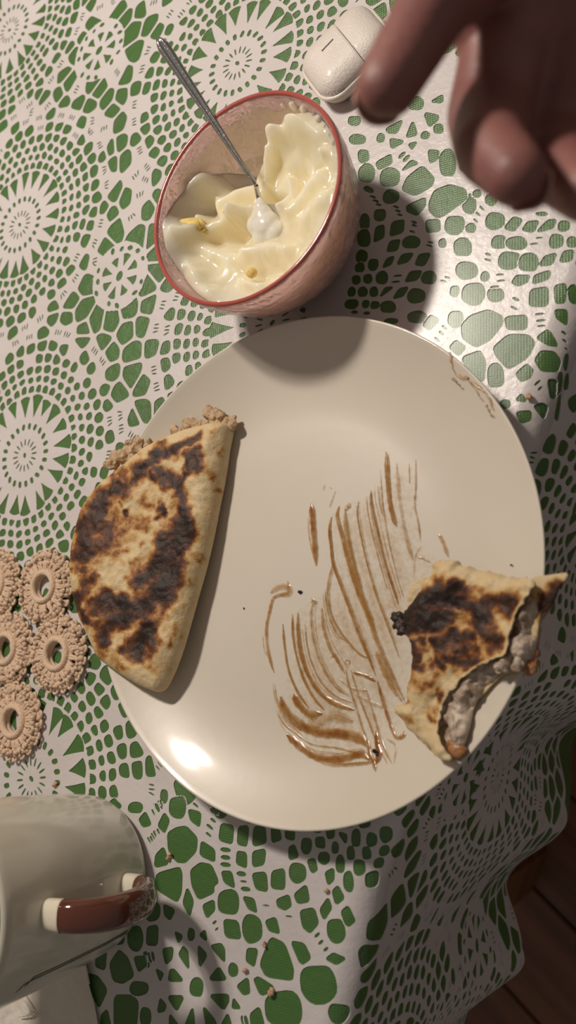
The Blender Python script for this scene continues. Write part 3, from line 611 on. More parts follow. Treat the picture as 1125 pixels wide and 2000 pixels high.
# ------------------------------------------------------------------ sauce smear
smear = thing('sauce_smear', 'glossy brown sauce dragged in curved streaks across the plate centre', 'sauce', tuple(on_plate(680, 1250)))
def SZ(pts): return [(480+x*.37333, 860+y*.37333) for x, y in pts]      # traced in a 1125x1821 enlargement
streaks = [  # points, max width px, density
 ([(735, 60), (740, 180), (750, 300), (770, 400), (790, 450)], 11, .75), ([(745, 70), (752, 200), (760, 330), (790, 430)], 7, .7),
 ([(705, 150), (715, 300), (735, 450), (765, 600), (800, 740), (830, 830)], 3, .6), ([(790, 120), (800, 250), (820, 400), (845, 520), (880, 640)], 10, .42),
 ([(855, 120), (858, 230)], 3, .5), ([(890, 100), (890, 240), (885, 340), (905, 440), (915, 530)], 5, .5),
 ([(655, 260), (662, 340), (690, 470), (730, 640), (775, 780), (800, 860)], 7, .8), ([(690, 240), (700, 330), (720, 400)], 3, .5),
 ([(630, 290), (640, 380), (665, 500), (700, 640), (740, 780)], 3, .5), ([(590, 320), (585, 390), (605, 510), (640, 660), (690, 830), (740, 960), (800, 1130)], 5, .62),
 ([(520, 360), (530, 480), (560, 620), (600, 780), (640, 900), (680, 1000)], 14, .62), ([(550, 340), (520, 365)], 9, .6),
 ([(490, 345), (480, 400), (510, 520), (545, 660), (590, 800), (640, 920), (700, 1080), (770, 1240), (830, 1360)], 11, .66),
 ([(450, 400), (440, 470), (450, 570), (460, 650), (500, 760), (545, 880), (590, 1000), (640, 1120), (680, 1230)], 9, .8),
 ([(455, 650), (440, 720), (430, 800), (445, 900), (480, 980), (540, 1060), (600, 1120), (650, 1140)], 7, .55),
 ([(415, 790), (430, 900), (470, 1000), (520, 1050)], 5, .6), ([(400, 880), (410, 980), (440, 1080), (480, 1150), (520, 1220)], 9, .62),
 ([(365, 840), (345, 880), (345, 980), (370, 1100), (410, 1200), (470, 1290), (540, 1340)], 6, .55), ([(345, 835), (375, 850)], 9, .55),
 ([(310, 960), (320, 1060), (345, 1160), (400, 1270), (480, 1340), (560, 1370)], 5, .55),
 ([(275, 900), (275, 1000), (290, 1110), (325, 1220), (390, 1320), (470, 1380), (570, 1410)], 12, .78),
 ([(245, 910), (250, 1030), (270, 1140), (310, 1260), (360, 1350), (410, 1410)], 8, .66), ([(195, 960), (205, 1080), (225, 1200), (270, 1310), (330, 1400)], 7, .75),
 ([(255, 1325), (270, 1370), (330, 1430), (400, 1430)], 18, .85), ([(330, 1440), (370, 1490), (460, 1440), (560, 1470)], 26, .38),
 ([(185, 1340), (200, 1400), (260, 1470), (330, 1510), (400, 1530), (500, 1535), (600, 1560), (635, 1600)], 22, .9),
 ([(150, 1270), (165, 1350), (190, 1420), (240, 1490), (320, 1560)], 4, .5), ([(165, 1410), (200, 1480), (260, 1530), (350, 1590), (480, 1610), (600, 1640)], 5, .42),
 ([(215, 1540), (250, 1570), (310, 1620), (390, 1660), (500, 1665), (600, 1640), (650, 1670)], 17, .92), ([(300, 1600), (350, 1650), (450, 1695), (600, 1690), (680, 1680)], 9, .5),
 ([(640, 1560), (650, 1640), (670, 1680), (680, 1730)], 10, .8), ([(685, 1520), (690, 1590), (700, 1640), (680, 1690)], 14, 1.15),
 ([(525, 1200), (540, 1280), (580, 1400), (610, 1500), (650, 1600)], 5, .6), ([(550, 1200), (590, 1330), (640, 1460), (690, 1580), (740, 1690)], 6, .62),
 ([(630, 1300), (660, 1400), (690, 1500), (730, 1620), (765, 1690)], 6, .55), ([(690, 1260), (720, 1370), (750, 1460), (785, 1550), (825, 1545), (830, 1520)], 9, .8),
 ([(740, 1560), (785, 1600), (775, 1690)], 5, .4), ([(560, 1215), (620, 1230), (680, 1260)], 8, .8), ([(680, 1100), (730, 1220), (790, 1340)], 12, .62),
 ([(720, 1180), (780, 1300), (820, 1370)], 7, .55), ([(570, 1330), (650, 1370), (720, 1400)], 9, .35), ([(490, 1250), (560, 1300), (640, 1310)], 7, .35),
 ([(345, 330), (352, 420), (360, 520), (370, 655)], 16, .8), ([(328, 400), (330, 480), (345, 570), (365, 640)], 4, .45),
 ([(470, 265), (450, 320), (440, 350)], 5, .42), ([(415, 230), (405, 265)], 3, .35), ([(435, 235), (450, 255)], 3, .35),
 ([(220, 735), (225, 775), (215, 800), (160, 815), (140, 840), (125, 900), (110, 980), (115, 1080), (135, 1170), (150, 1215)], 9, .72), ([(130, 800), (170, 770), (225, 770), (230, 800), (180, 810)], 15, .5),
 ([(90, 1020), (95, 1080), (110, 1130)], 3, .4), ([(1010, 490), (1035, 540), (1060, 610)], 9, .6), ([(900, 610), (930, 620), (970, 640)], 4, .5), ([(880, 700), (890, 600), (920, 550)], 4, .35),
 ([(535, 1180), (522, 1165), (530, 1148), (545, 1155), (538, 1178)], 3, .7), ([(440, 1135), (460, 1130), (470, 1120)], 3, .6)]
rs = np.random.default_rng(3)
# finer accompanying lines
extra = []
for pl, wd, dn in streaks[6:30]:
    for k in range(2):
        off = rs.normal(0, 9, 2); extra.append(([(x+off[0]+rs.normal(0, 2), y+off[1]) for x, y in pl], 2.6, .4))
for pl, wd, dn in streaks+extra:
    q = spline(SZ(pl), max(14, 9*len(pl))); n = len(q)
    c = np.array([on_plate(*p) for p in q]); t = np.gradient(c[:, :2], axis=0); t /= np.linalg.norm(t, axis=1)[:, None]+1e-9
    nr = np.stack([-t[:, 1], t[:, 0]], -1); s = np.linspace(0, 1, n)
    hw = wd*.5*.00026*.92*np.clip(np.minimum(s, 1-s)*7, .12, 1)**.6*(1+.55*(fbm(s*n*.6, s*0+wd, .5, int(wd*7+len(pl)), 3)-.5))
    prof5 = np.array([-1, -.6, 0, .6, 1]); hh = np.array([0, .75, 1, .75, 0])
    V = []; dens = []
    for a, b in zip(prof5, hh):
        xy = c[:, :2]+nr*(hw*a)[:, None]; V.append(np.c_[xy, pz(xy[:, 0], xy[:, 1])+.0004+b*np.minimum(hw*.22, .00035)]); dens.append(dn*(.22+.78*b)*(.62+.76*fbm(s*n*.5, s*0+wd*3, .35, int(wd*5+len(pl)), 3)))
    V = np.stack(V, 1).reshape(-1, 3); me = mesh_np('sauce_streak', V, [grid_faces(n, 5)[:, ::-1]]); attr(me, 'dens', np.stack(dens, 1).ravel())
    link('sauce_streak', me, M['sauce'], smear)
# thin film between the streaks
fo = SZ([(640, 290), (760, 150), (880, 150), (920, 520), (1000, 650), (900, 900), (860, 1200), (800, 1500), (690, 1680), (480, 1690), (300, 1600), (190, 1440), (220, 1180), (250, 930), (340, 840), (440, 760), (450, 430), (520, 340)])
fo = smooth_closed([on_plate(*p)[:2] for p in fo], 120)
V, F, (xy, d) = slab(fo, .0012, lambda x, y, d: pz(x, y)+.00034, lambda x, y, d: pz(x, y)+.00028)
me = mesh_np('sauce_film', V, F)
fx, fy = PX(V); st = fbm(fx*.9-fy*.28, fy*.06+fx*.02, .16, 8, 3)
attr(me, 'dens', np.clip(np.r_[d, d]/.014, 0, 1)*(.10+.42*(st-.35)))
link('sauce_film', me, M['film'], smear)
# dried stain near the far rim
for pl in ([(880, 690), (890, 730), (920, 745), (950, 770), (965, 800)], [(885, 740), (905, 760)], [(910, 735), (945, 785)], [(950, 790), (958, 808), (965, 815)]):
    q = spline(pl, 24)+rs.normal(0, 1.2, (24, 2)); c = np.array([on_plate(*p) for p in q]); c[:, 2] += .0005
    V, F = tube(c, .0005*(1+.5*np.sin(np.arange(24))), 6, .3); me = mesh_np('sauce_streak', V, F); attr(me, 'dens', np.full(len(V), .32)); link('sauce_streak', me, M['sauce'], smear)

# ------------------------------------------------------------------ quesadilla half (left)
def char_field(px, py, blobs, seed):
    """burn marks with a shape of their own: strength from traced blots, broken up by noise"""
    wx = px+26*(fbm(px, py, .035, seed, 3)-.5)*2; wy = py+26*(fbm(px, py, .035, seed+9, 3)-.5)*2
    c = np.zeros(px.shape)
    for pl, r, s in blobs:
        d = pline(wx, wy, pl); c = np.maximum(c, s*np.clip(1.12-d/r*.80, 0, 1)**.8)
    return c
def QZ(pts): return [(x*.42667, 700+y*.42667) for x, y in pts]
qblobs = [(QZ(p), r*.42667, s) for p, r, s in [
 ([(940, 350), (860, 370), (790, 400), (720, 430), (700, 480)], 34, .85), ([(700, 480), (640, 540)], 46, .9), ([(715, 565)], 34, .9), ([(900, 430), (890, 500), (840, 560), (820, 600)], 42, .85),
 ([(760, 530), (790, 620), (850, 680), (850, 720)], 42, .88), ([(742, 705)], 32, .9), ([(830, 760), (840, 800), (780, 830), (830, 880), (760, 900)], 66, .92),
 ([(760, 900), (650, 980)], 58, .9), ([(800, 960), (740, 1040), (760, 1110)], 72, .98), ([(700, 1100), (600, 1110), (520, 1110), (470, 1120)], 62, .9),
 ([(640, 1150), (560, 1180), (480, 1230), (450, 1260)], 58, .88), ([(690, 1230), (640, 1290), (640, 1340)], 64, .98), ([(570, 1360)], 32, .85),
 ([(345, 1100), (380, 1180), (400, 1200)], 44, .85), ([(380, 1070), (420, 1000)], 55, .62), ([(570, 570), (500, 590), (470, 640), (420, 720), (395, 790), (375, 890)], 56, .78),
 ([(460, 780), (500, 760), (480, 830), (420, 870)], 60, .66), ([(590, 705)], 30, .85), ([(680, 650)], 42, .55), ([(640, 740), (560, 790)], 44, .5), ([(540, 660)], 30, .55), ([(575, 775)], 20, .7),
 ([(470, 980)], 20, .6), ([(360, 955)], 24, .6), ([(1000, 450)], 20, .5), ([(960, 530)], 34, .5), ([(910, 920)], 24, .45), ([(990, 590)], 28, .45), ([(800, 1260), (800, 1310)], 24, .42), ([(640, 850)], 22, .6),
 ([(550, 880), (520, 910)], 34, .5), ([(760, 1440), (700, 1420)], 34, .38), ([(480, 1330), (560, 1440)], 30, .38), ([(880, 1060)], 14, .45)]]
q_out = [(453, 835), (446, 880), (438, 935), (427, 990), (415, 1050), (401, 1110), (387, 1160), (373, 1210), (356, 1270), (337, 1320), (318, 1350), (290, 1345), (255, 1327), (222, 1306), (196, 1287), (182, 1260), (163, 1220), (149, 1180), (141, 1130), (141, 1080), (147, 1040), (160, 1000), (185, 960), (210, 935), (240, 912), (268, 890), (300, 868), (340, 850), (380, 836), (410, 829), (432, 826)]
Lq = P(150, 1100, .026)[:2]; Rq = P(415, 1060, .015)[:2]; dq = Rq-Lq; Lw = np.linalg.norm(dq); dq /= Lw
def q_base(x, y): t = ((x-Lq[0])*dq[0]+(y-Lq[1])*dq[1])/Lw; return .0235+(.0072-.0235)*np.clip(t, -.1, 1.1)
def q_thick(x, y): t = ((x-Lq[0])*dq[0]+(y-Lq[1])*dq[1])/Lw; return .0085+.0075*np.clip(t, 0, 1)
qo = []
for (x, y) in q_out:
    z = .018
    for _ in range(5):
        p = P(x, y, z); z = float(q_base(p[0], p[1])+.4*q_thick(p[0], p[1]))
    qo.append(P(x, y, z)[:2])
qo = smooth_closed(qo, 260)
ques = thing('quesadilla', 'whole half-moon quesadilla with dark brown char marks on left of plate', 'quesadilla', tuple(P(300, 1100, .012)))
def lumps(x, y, a, s, sd): return a*(fbm(x, y, s, sd, 4)-.5)
def q_top(x, y, d):
    T = q_thick(x, y); w = .0085; e = np.sqrt(np.clip(1-(1-np.minimum(d/w, 1))**2, 0, 1))
    return q_base(x, y)+T*(.42+.58*e)+lumps(x, y, .0045, 75, 21)*e+lumps(x, y, .0012, 420, 31)*e
def q_bot(x, y, d):
    T = q_thick(x, y); e = np.sqrt(np.clip(1-(1-np.minimum(d/.007, 1))**2, 0, 1)); return np.maximum(q_base(x, y)+T*(.38-.36*e), pz(x, y)+.0009)
V, F, _ = slab(qo, .0009, q_top, q_bot)
me = mesh_np('tortilla', V, F); fx, fy = PX(V)
ch = char_field(fx, fy, qblobs, 41)+.16*fbm(fx, fy, .03, 5, 3); n = len(V)//2; ch[n:] *= .6
attr(me, 'char', ch); link('tortilla', me, M['tortilla'], ques)
CLOUD = bpy.data.textures.new('lumpy', 'CLOUDS'); CLOUD.noise_scale = .0032; CLOUD.noise_depth = 3
# filling squeezed out along the open side
def q_fill(px, py, r, k, sd=0):
    z = float(q_base(*P(px, py, .022)[:2])+.45*q_thick(*P(px, py, .022)[:2])); c = P(px, py, z); rg2 = np.random.default_rng(sd)
    A = Acc()
    for i in range(k):
        A.add(*blob(c+rg2.normal(0, r*.5, 3)*[1, 1, .35], r*(.5+.45*rg2.random()), r*(.4+.3*rg2.random()), 12, sd*31+i, .12))
    o = link('filling', A.mesh('filling'), M['filling'], ques); md = o.modifiers.new('r', 'REMESH'); md.mode = 'VOXEL'; md.voxel_size = .0006; md.use_smooth_shade = True
    md = o.modifiers.new('s', 'SMOOTH'); md.factor = .6; md.iterations = 12
    md = o.modifiers.new('d', 'DISPLACE'); md.texture = CLOUD; md.strength = .0026; md.mid_level = .5
for i, (x, y, r) in enumerate([(222, 905, .0046), (236, 893, .0048), (252, 880, .0046), (270, 872, .004), (345, 838, .0034), (365, 832, .0036), (385, 829, .0036), (402, 828, .0034), (420, 815, .0046), (432, 820, .0046), (446, 830, .0042), (290, 866, .003), (149, 1042, .0022), (147, 1172, .0022)]):
    q_fill(x, y, r, 7 if r > .003 else 3, i+1)

# ------------------------------------------------------------------ bitten quesadilla piece (right)
def BZ(pts): return [(740+x*.34222, 1060+y*.34222) for x, y in pts]
bite = thing('bitten_quesadilla', 'bitten end of charred quesadilla showing pale filling at right plate rim', 'quesadilla', tuple(P(860, 1290, .016)))
b_out = [(300, 110), (385, 88), (480, 128), (600, 158), (750, 188), (860, 205), (905, 235), (850, 310), (805, 375), (780, 450), (752, 530), (738, 600), (720, 645), (640, 678), (560, 712), (505, 758), (445, 818), (392, 872), (362, 940), (352, 1010), (340, 1080), (368, 1150), (402, 1238), (330, 1222), (262, 1160), (200, 1090), (148, 1045), (92, 985), (76, 942), (112, 918), (146, 905), (150, 830), (176, 740), (180, 640), (168, 560), (148, 510), (130, 440), (132, 385), (200, 310), (240, 240), (290, 160)]
bc = P(860, 1260, .02)[:2]
def b_base(x, y): return np.maximum(pz(x, y), .010)+.0006
def b_hi(px, py): return None
B0 = P(*BZ([(600, 130)])[0], .03)[:2]; B1 = P(*BZ([(300, 1200)])[0], .02)[:2]; bd = B1-B0; BL = np.linalg.norm(bd); bd /= BL
def b_thick(x, y): t = ((x-B0[0])*bd[0]+(y-B0[1])*bd[1])/BL; return .0185-.0085*np.clip(t, 0, 1)
def b_lift(px, py):
    z = .024
    for _ in range(5):
        p = P(px, py, z); z = float(b_base(p[0], p[1])+.8*b_thick(p[0], p[1]))
    return p[:2]
bo = smooth_closed([b_lift(*p) for p in BZ(b_out)], 300)
rgb = np.random.default_rng(5); bo = bo+np.stack([fbm(bo[:, 0], bo[:, 1], 500, 3, 2)-.5, fbm(bo[:, 0], bo[:, 1], 500, 8, 2)-.5], -1)*.0022
BLINE = [b_lift(*p) for p in BZ([(905, 240), (850, 310), (805, 375), (780, 450), (752, 530), (738, 600), (720, 645), (640, 678), (560, 712), (505, 758), (445, 818), (392, 872), (362, 940), (352, 1010), (340, 1080), (360, 1140)])]
def b_top(x, y, d):
    e = np.sqrt(np.clip(1-(1-np.minimum(d/.008, 1))**2, 0, 1)); e = np.maximum(e, np.clip(1.6-pline(x, y, BLINE)/.005, 0, .92))
    return b_base(x, y)+b_thick(x, y)*(.6+.4*e)+lumps(x, y, .005, 90, 77)*e+lumps(x, y, .0014, 430, 78)
def b_bot(x, y, d): return b_top(x, y, d)-.0016-.0006*np.minimum(d/.004, 1)
V, F, _ = slab(bo, .0008, b_top, b_bot); me = mesh_np('tortilla', V, F); fx, fy = PX(V)
bblobs = [(BZ(p), r*.34222, s) for p, r, s in [
 ([(170, 390), (230, 330), (330, 290), (420, 310)], 85, 1.1), ([(180, 450), (260, 430), (350, 440)], 80, 1.05), ([(470, 330), (560, 380), (620, 430)], 75, .95), ([(620, 350), (700, 350), (780, 370)], 60, .82),
 ([(560, 480), (640, 520), (700, 560), (690, 620)], 62, .85), ([(300, 570), (400, 570), (520, 560)], 50, .85), ([(420, 640), (500, 670), (560, 640)], 66, .86), ([(480, 740)], 36, .7), ([(200, 590), (205, 700), (255, 700)], 46, .84),
 ([(340, 650), (350, 730)], 44, .68), ([(160, 820), (155, 900)], 30, .7), ([(200, 790), (300, 800)], 60, .42), ([(330, 930), (360, 890)], 34, .75), ([(320, 1000)], 30, .5), ([(180, 1010)], 40, .42), ([(500, 480)], 60, .55), ([(330, 230), (290, 250)], 40, .55)]]
ch = (char_field(fx, fy, bblobs, 61)+.14*fbm(fx, fy, .04, 3, 3))*np.clip(pline(V[:, 0], V[:, 1], BLINE)/.0016, .15, 1); ch[len(V)//2:] *= .5
attr(me, 'char', ch); link('tortilla', me, M['tortilla'], bite)
# lower tortilla with the turned-up corner
lo_out = [(250, 200), (880, 220), (905, 205), (1000, 203), (1108, 190), (1114, 216), (1065, 268), (1035, 330), (985, 392), (940, 420), (905, 590), (880, 690), (848, 742), (800, 735), (700, 760), (600, 860), (560, 905), (525, 985), (500, 1060), (470, 1150), (452, 1195), (402, 1240), (330, 1215), (200, 1080), (170, 900), (190, 600), (160, 430)]
def lb(px, py):
    z = .02
    for _ in range(4):
        p = P(px, py, z); z = float(b_base(p[0], p[1])+.002)
    return p[:2]
lo = smooth_closed([lb(*p) for p in BZ(lo_out)], 200)
CT = P(*BZ([(1110, 200)])[0], .022)[:2]
def lift(x, y): return .012*np.exp(-(np.hypot(x-CT[0], y-CT[1])/.022)**2)
V, F, _ = slab(lo, .001, lambda x, y, d: b_base(x, y)+lift(x, y)+.0022+lumps(x, y, .002, 160, 5), lambda x, y, d: b_base(x, y)+lift(x, y))
me = mesh_np('tortilla', V, F); fx, fy = PX(V)
ch = char_field(fx, fy, [(BZ([(970, 330), (1030, 300), (960, 380)]), 26, 1.0), (BZ([(860, 600), (850, 700)]), 22, .42)], 15)+.1*fbm(fx, fy, .05, 9, 3)
attr(me, 'char', ch); link('tortilla', me, M['tortilla'], bite)
# filling body between the two skins
fi_out = [(330, 200), (860, 240), (930, 260), (975, 300), (950, 380), (905, 440), (890, 560), (868, 690), (840, 720), (770, 720), (700, 735), (620, 800), (560, 880), (520, 960), (500, 1060), (480, 1130), (456, 1185), (425, 1195), (395, 1150), (330, 1050), (250, 950), (230, 700), (230, 450)]
def fb(px, py):
    z = .024
    for _ in range(4):
        p = P(px, py, z); z = float(b_base(p[0], p[1])+.5*b_thick(p[0], p[1]))
    return p[:2]
fi = smooth_closed([fb(*p) for p in BZ(fi_out)], 240)
V, F, _ = slab(fi, .0009, lambda x, y, d: b_base(x, y)+np.minimum(.0025+.60*b_thick(x, y)*np.clip(d/.0065, 0, 1)**.7+lumps(x, y, .0105, 150, 12)+lumps(x, y, .004, 420, 13), b_thick(x, y)*.80), lambda x, y, d: b_base(x, y)+.001)
link('filling', mesh_np('filling', V, F), M['filling_pale'], bite)
A = Acc()
for i, (x, y, r, h) in enumerate([(740, 690, .0040, .6), (790, 700, .0034, .5), (690, 690, .003, .62), (660, 690, .0026, .65), (470, 940, .003, .45), (440, 1050, .003, .4)]):
    p = BZ([(x, y)])[0]; q = fb(*p); A = Acc(); g_ = np.random.default_rng(i)
    for k in range(6): A.add(*blob(np.array([*q, float(b_base(*q)+b_thick(*q)*h)])+g_.normal(0, r*.45, 3)*[1, 1, .5], r*(.4+.35*g_.random()), r*.5, 12, i*9+k, .12))
    o = link('filling_chunk', A.mesh('filling_chunk'), M['filling_pale'], bite); md = o.modifiers.new('r', 'REMESH'); md.mode = 'VOXEL'; md.voxel_size = .0005; md.use_smooth_shade = True
    md = o.modifiers.new('s', 'SMOOTH'); md.factor = .6; md.iterations = 10
    md = o.modifiers.new('d', 'DISPLACE'); md.texture = CLOUD; md.strength = .0022; md.mid_level = .5
A = Acc()
for i, (x, y, r) in enumerate([(860, 560, .0024), (855, 620, .003), (850, 680, .003), (845, 720, .0024), (870, 500, .002), (440, 1180, .0036), (420, 1150, .003)]):
    p = BZ([(x, y)])[0]; q = fb(*p); V, F = blob((*q, float(b_base(*q)+.0036)), r*1.1, r*.45, 14, i, .10); link('sauce_glaze', mesh_np('sauce_glaze', V, F), M['glaze'], bite)
fk = np.array([P(*p, .019)[:2] for p in BZ([(58, 432), (66, 415), (62, 404), (78, 392), (96, 396), (112, 388), (130, 398), (136, 430), (150, 452), (150, 500), (160, 530), (140, 524), (122, 532), (98, 526), (104, 500), (90, 486), (82, 498), (70, 476), (84, 456)])])
V, F, _ = slab(fk, .0004, lambda x, y, d: .0185+lumps(x, y, .0022, 260, 2)+.0008*np.minimum(d/.0015, 1), lambda x, y, d: .0180+lumps(x, y, .0022, 260, 2)-.0004)
link('charred_flake', mesh_np('charred_flake', V, F), M['char'], bite)

# ------------------------------------------------------------------ glass bowl, yogurt, spoon
BC = np.array([-.2203, .2186]); BR = .0556; BZr = .060
bprof_out = [(.0, .0012), (.020, .0010), (.0245, .0004), (.0265, .0012), (.0285, .0040), (.0345, .0085), (.0425, .0170), (.0490, .0285), (.0532, .0420), (.0552, .0530), (.0556, .0590)]
po = spline(bprof_out, 60); th_ = .0030
nrm = np.gradient(po, axis=0); nrm /= np.linalg.norm(nrm, axis=1)[:, None]; inn = po+np.stack([-nrm[:, 1], nrm[:, 0]], -1)*th_
inn[:, 0] = np.maximum(inn[:, 0], 0); inn = inn[(inn[:, 0] > .0) & (inn[:, 1] > .0036)]
prof = np.concatenate([po, [(BR-.0004, .0600), (BR-.0016, .0606), (BR-.0028, .0598)], inn[::-1], [(0, inn[0, 1])]])
bowl = thing('glass_bowl', 'pink pressed glass bowl with red rim full of yogurt above the plate', 'bowl', (*BC, 0))
V, F = lathe(prof, 144, *BC)
k = np.hypot(V[:, 0]-BC[0], V[:, 1]-BC[1]); an = np.arctan2(V[:, 1]-BC[1], V[:, 0]-BC[0])
outer = np.tile(np.arange(len(prof)) < len(po), 144)
cut = .0006*np.abs(np.sin(an*16+V[:, 2]*60))*np.clip((V[:, 2]-.006)/.01, 0, 1)*np.clip((.05-V[:, 2])/.012, 0, 1)
for a in (0, 1): V[:, a] -= np.where(outer, cut*(V[:, a]-BC[a])/np.maximum(k, 1e-6), 0)
link('bowl_body', mesh_np('bowl_body', V, F), M['glass'], bowl)
th = np.linspace(0, 2*np.pi, 160, endpoint=False)
V, F = tube(np.stack([BC[0]+(BR-.0012)*np.cos(th), BC[1]+(BR-.0012)*np.sin(th), np.full(160, .0606)], -1), .00115, 8, .8, closed=True)
link('bowl_rim', mesh_np('bowl_rim', V, F), M['rim'], bowl)
def r_in(z): return np.interp(z, inn[:, 1], inn[:, 0])
def YZ(pts): return [(270+x*.41778, 40+y*.41778) for x, y in pts]
yog = thing('yogurt', 'thick creamy yellow yogurt in lumpy swirls inside the pink bowl', 'yogurt', (*BC, .004))
nr_, nt_ = 120, 300
tt = np.linspace(0, 2*np.pi, nt_, endpoint=False); ss = np.linspace(0, 1, nr_)
# contact height of the yogurt on the glass, by world angle
cont_a = np.radians([-180, -165, -150, -120, -90, -60, -30, 0, 30, 55, 75, 95, 115, 127, 140, 160, 180])
cont_z = np.array([.0585, .056, .048, .047, .046, .049, .054, .057, .057, .053, .040, .027, .021, .032, .044, .052, .0585])
zc = np.interp((tt+np.pi) % (2*np.pi)-np.pi, cont_a, cont_z)
S, TT = np.meshgrid(ss, tt, indexing='ij'); R = S*(r_in(zc)[None, :]-.0005)
X = BC[0]+R*np.cos(TT); Y = BC[1]+R*np.sin(TT)
zmid = .036+.20*((X-BC[0])*.62-(Y-BC[1])*.35)
Z = zmid*(1-S**3)+zc[None, :]*S**3
fx, fy = PX(np.stack([X.ravel(), Y.ravel(), np.full(X.size, .043)], -1)); fx = fx.reshape(X.shape); fy = fy.reshape(X.shape)
wx = fx+16*(fbm(fx, fy, .022, 3, 3)-.5); wy = fy+16*(fbm(fx, fy, .022, 8, 3)-.5)
edge = np.clip((1-S)*9, 0, 1)
for pl, r, a in [([(85, 990), (160, 890), (250, 800), (315, 730)], 40, .021), ([(215, 915), (285, 850), (310, 900)], 44, -.013), ([(150, 980), (150, 1100)], 60, .006), ([(290, 905), (400, 820), (480, 730), (560, 640), (650, 555)], 36, .007),
  ([(180, 1090), (300, 990), (400, 930), (450, 900)], 36, .0085), ([(330, 1010), (400, 970)], 40, -.004), ([(640, 560), (720, 520), (830, 490), (900, 470)], 46, .008), ([(780, 560), (900, 590)], 50, .006), ([(920, 680)], 30, .007),
  ([(640, 830), (600, 800)], 44, -.009), ([(740, 760), (720, 700)], 46, -.006), ([(690, 720), (700, 830), (670, 900)], 18, .007), ([(840, 700), (880, 690)], 24, -.006), ([(880, 760), (780, 820), (700, 900)], 40, .006),
  ([(280, 1180), (260, 1260), (330, 1300)], 50, .007), ([(340, 1080), (400, 1100)], 50, .005), ([(500, 1080), (600, 1060), (700, 1080)], 44, .006), ([(420, 990), (460, 960), (500, 1000)], 26, -.004), ([(560, 1180), (640, 1150)], 34, -.004), ([(800, 960), (900, 880)], 44, .005),
  ([(430, 620), (380, 700), (320, 640)], 90, -.008), ([(470, 1210), (560, 1250)], 30, .004), ([(520, 850), (440, 930)], 22, .006), ([(610, 620), (560, 720), (520, 800)], 18, .005)]:
    d = pline(wx, wy, YZ(pl)); Z += 1.2*a*np.exp(-(d/(r*.41778))**2)*edge
Z += .0062*(fbm(X*.8, Y, 62, 17, 2)-.5)*edge+.0016*(np.abs(fbm(X, Y, 110, 27, 2)-.5)*2-.3)*edge
Z = np.clip(Z, .012, .064)
Rm = r_in(np.clip(Z, .005, .0597))-.0005; f = np.minimum(1, Rm/np.maximum(R, 1e-6)); X = BC[0]+(X-BC[0])*f; Y = BC[1]+(Y-BC[1])*f
V = np.stack([X, Y, Z], -1).reshape(-1, 3); F = [grid_faces(nr_, nt_, wrap_v=True)]
zl = np.linspace(1, 0, 14)[1:]
low = []
for a in zl:
    zz = np.maximum(.0042+(Z[-1]-.0042)*a, .0042); rr = r_in(zz)-.0005; low.append(np.stack([BC[0]+rr*np.cos(tt), BC[1]+rr*np.sin(tt), zz], -1))
off = (nr_-1)*nt_; V = np.concatenate([V]+low); F.append(grid_faces(len(zl)+1, nt_, wrap_v=True, off=off))
link('yogurt_body', mesh_np('yogurt_body', V, F), M['yogurt'], yog)
# smeared film left on the glass above the yogurt
m = Mat('yogurt_film', srgb(232, 218, 196), .35); nn = m.noise(40, 4, .6); m.ramp(nn.outputs[0], [(.3, (.35, .35, .35, 1)), (.7, (.9, .9, .9, 1))], 'Alpha')
ta = np.linspace(math.radians(40), math.radians(172), 90); zf = np.linspace(.014, .0555, 26)
T2, Z2 = np.meshgrid(ta, zf, indexing='ij'); Z2 = .014+(Z2-.014)*(.86+.14*vnoise(T2*4, T2*0, 1.5, 4)); R2 = r_in(Z2)-.0003
V = np.stack([BC[0]+R2*np.cos(T2), BC[1]+R2*np.sin(T2), Z2], -1).reshape(-1, 3)
link('yogurt_film', mesh_np('yogurt_film', V, [grid_faces(90, 26)]), m.m, yog)
A = Acc()
for i, (a, r) in enumerate([(62, .0032), (55, .0028), (47, .0022), (40, .003), (33, .0022), (27, .0026), (20, .002), (70, .002)]):
    t = math.radians(a); zz = .0555; rr = float(r_in(zz))-.0012
    A.add(*blob((BC[0]+rr*math.cos(t), BC[1]+rr*math.sin(t), zz-.001*(i % 3)), r*.6, r, 12, i, .06))
link('yogurt_drips', A.mesh('yogurt_drips'), M['yogurt'], yog)
ch_pts = [P(*p, .046) for p in YZ([(200, 940), (300, 925), (320, 985), (225, 1005)])]
hullme = bmesh.new()
for p in ch_pts:
    for dz in (-.006, .0035): hullme.verts.new(Vector((p[0], p[1], p[2]+dz)))
bmesh.ops.convex_hull(hullme, input=hullme.verts[:]); bmesh.ops.bevel(hullme, geom=hullme.edges[:], offset=.0012, segments=3, affect='EDGES')
me = bpy.data.meshes.new('fruit_chunk'); hullme.to_mesh(me); hullme.free()
link('fruit_chunk', me, M['fruit'], yog)
V, F = blob(P(*YZ([(530, 1180)])[0], .046), .0030, .0026, 14, 5, .05); link('fruit_chunk', mesh_np('fruit_chunk', V, F), M['fruit'], yog)
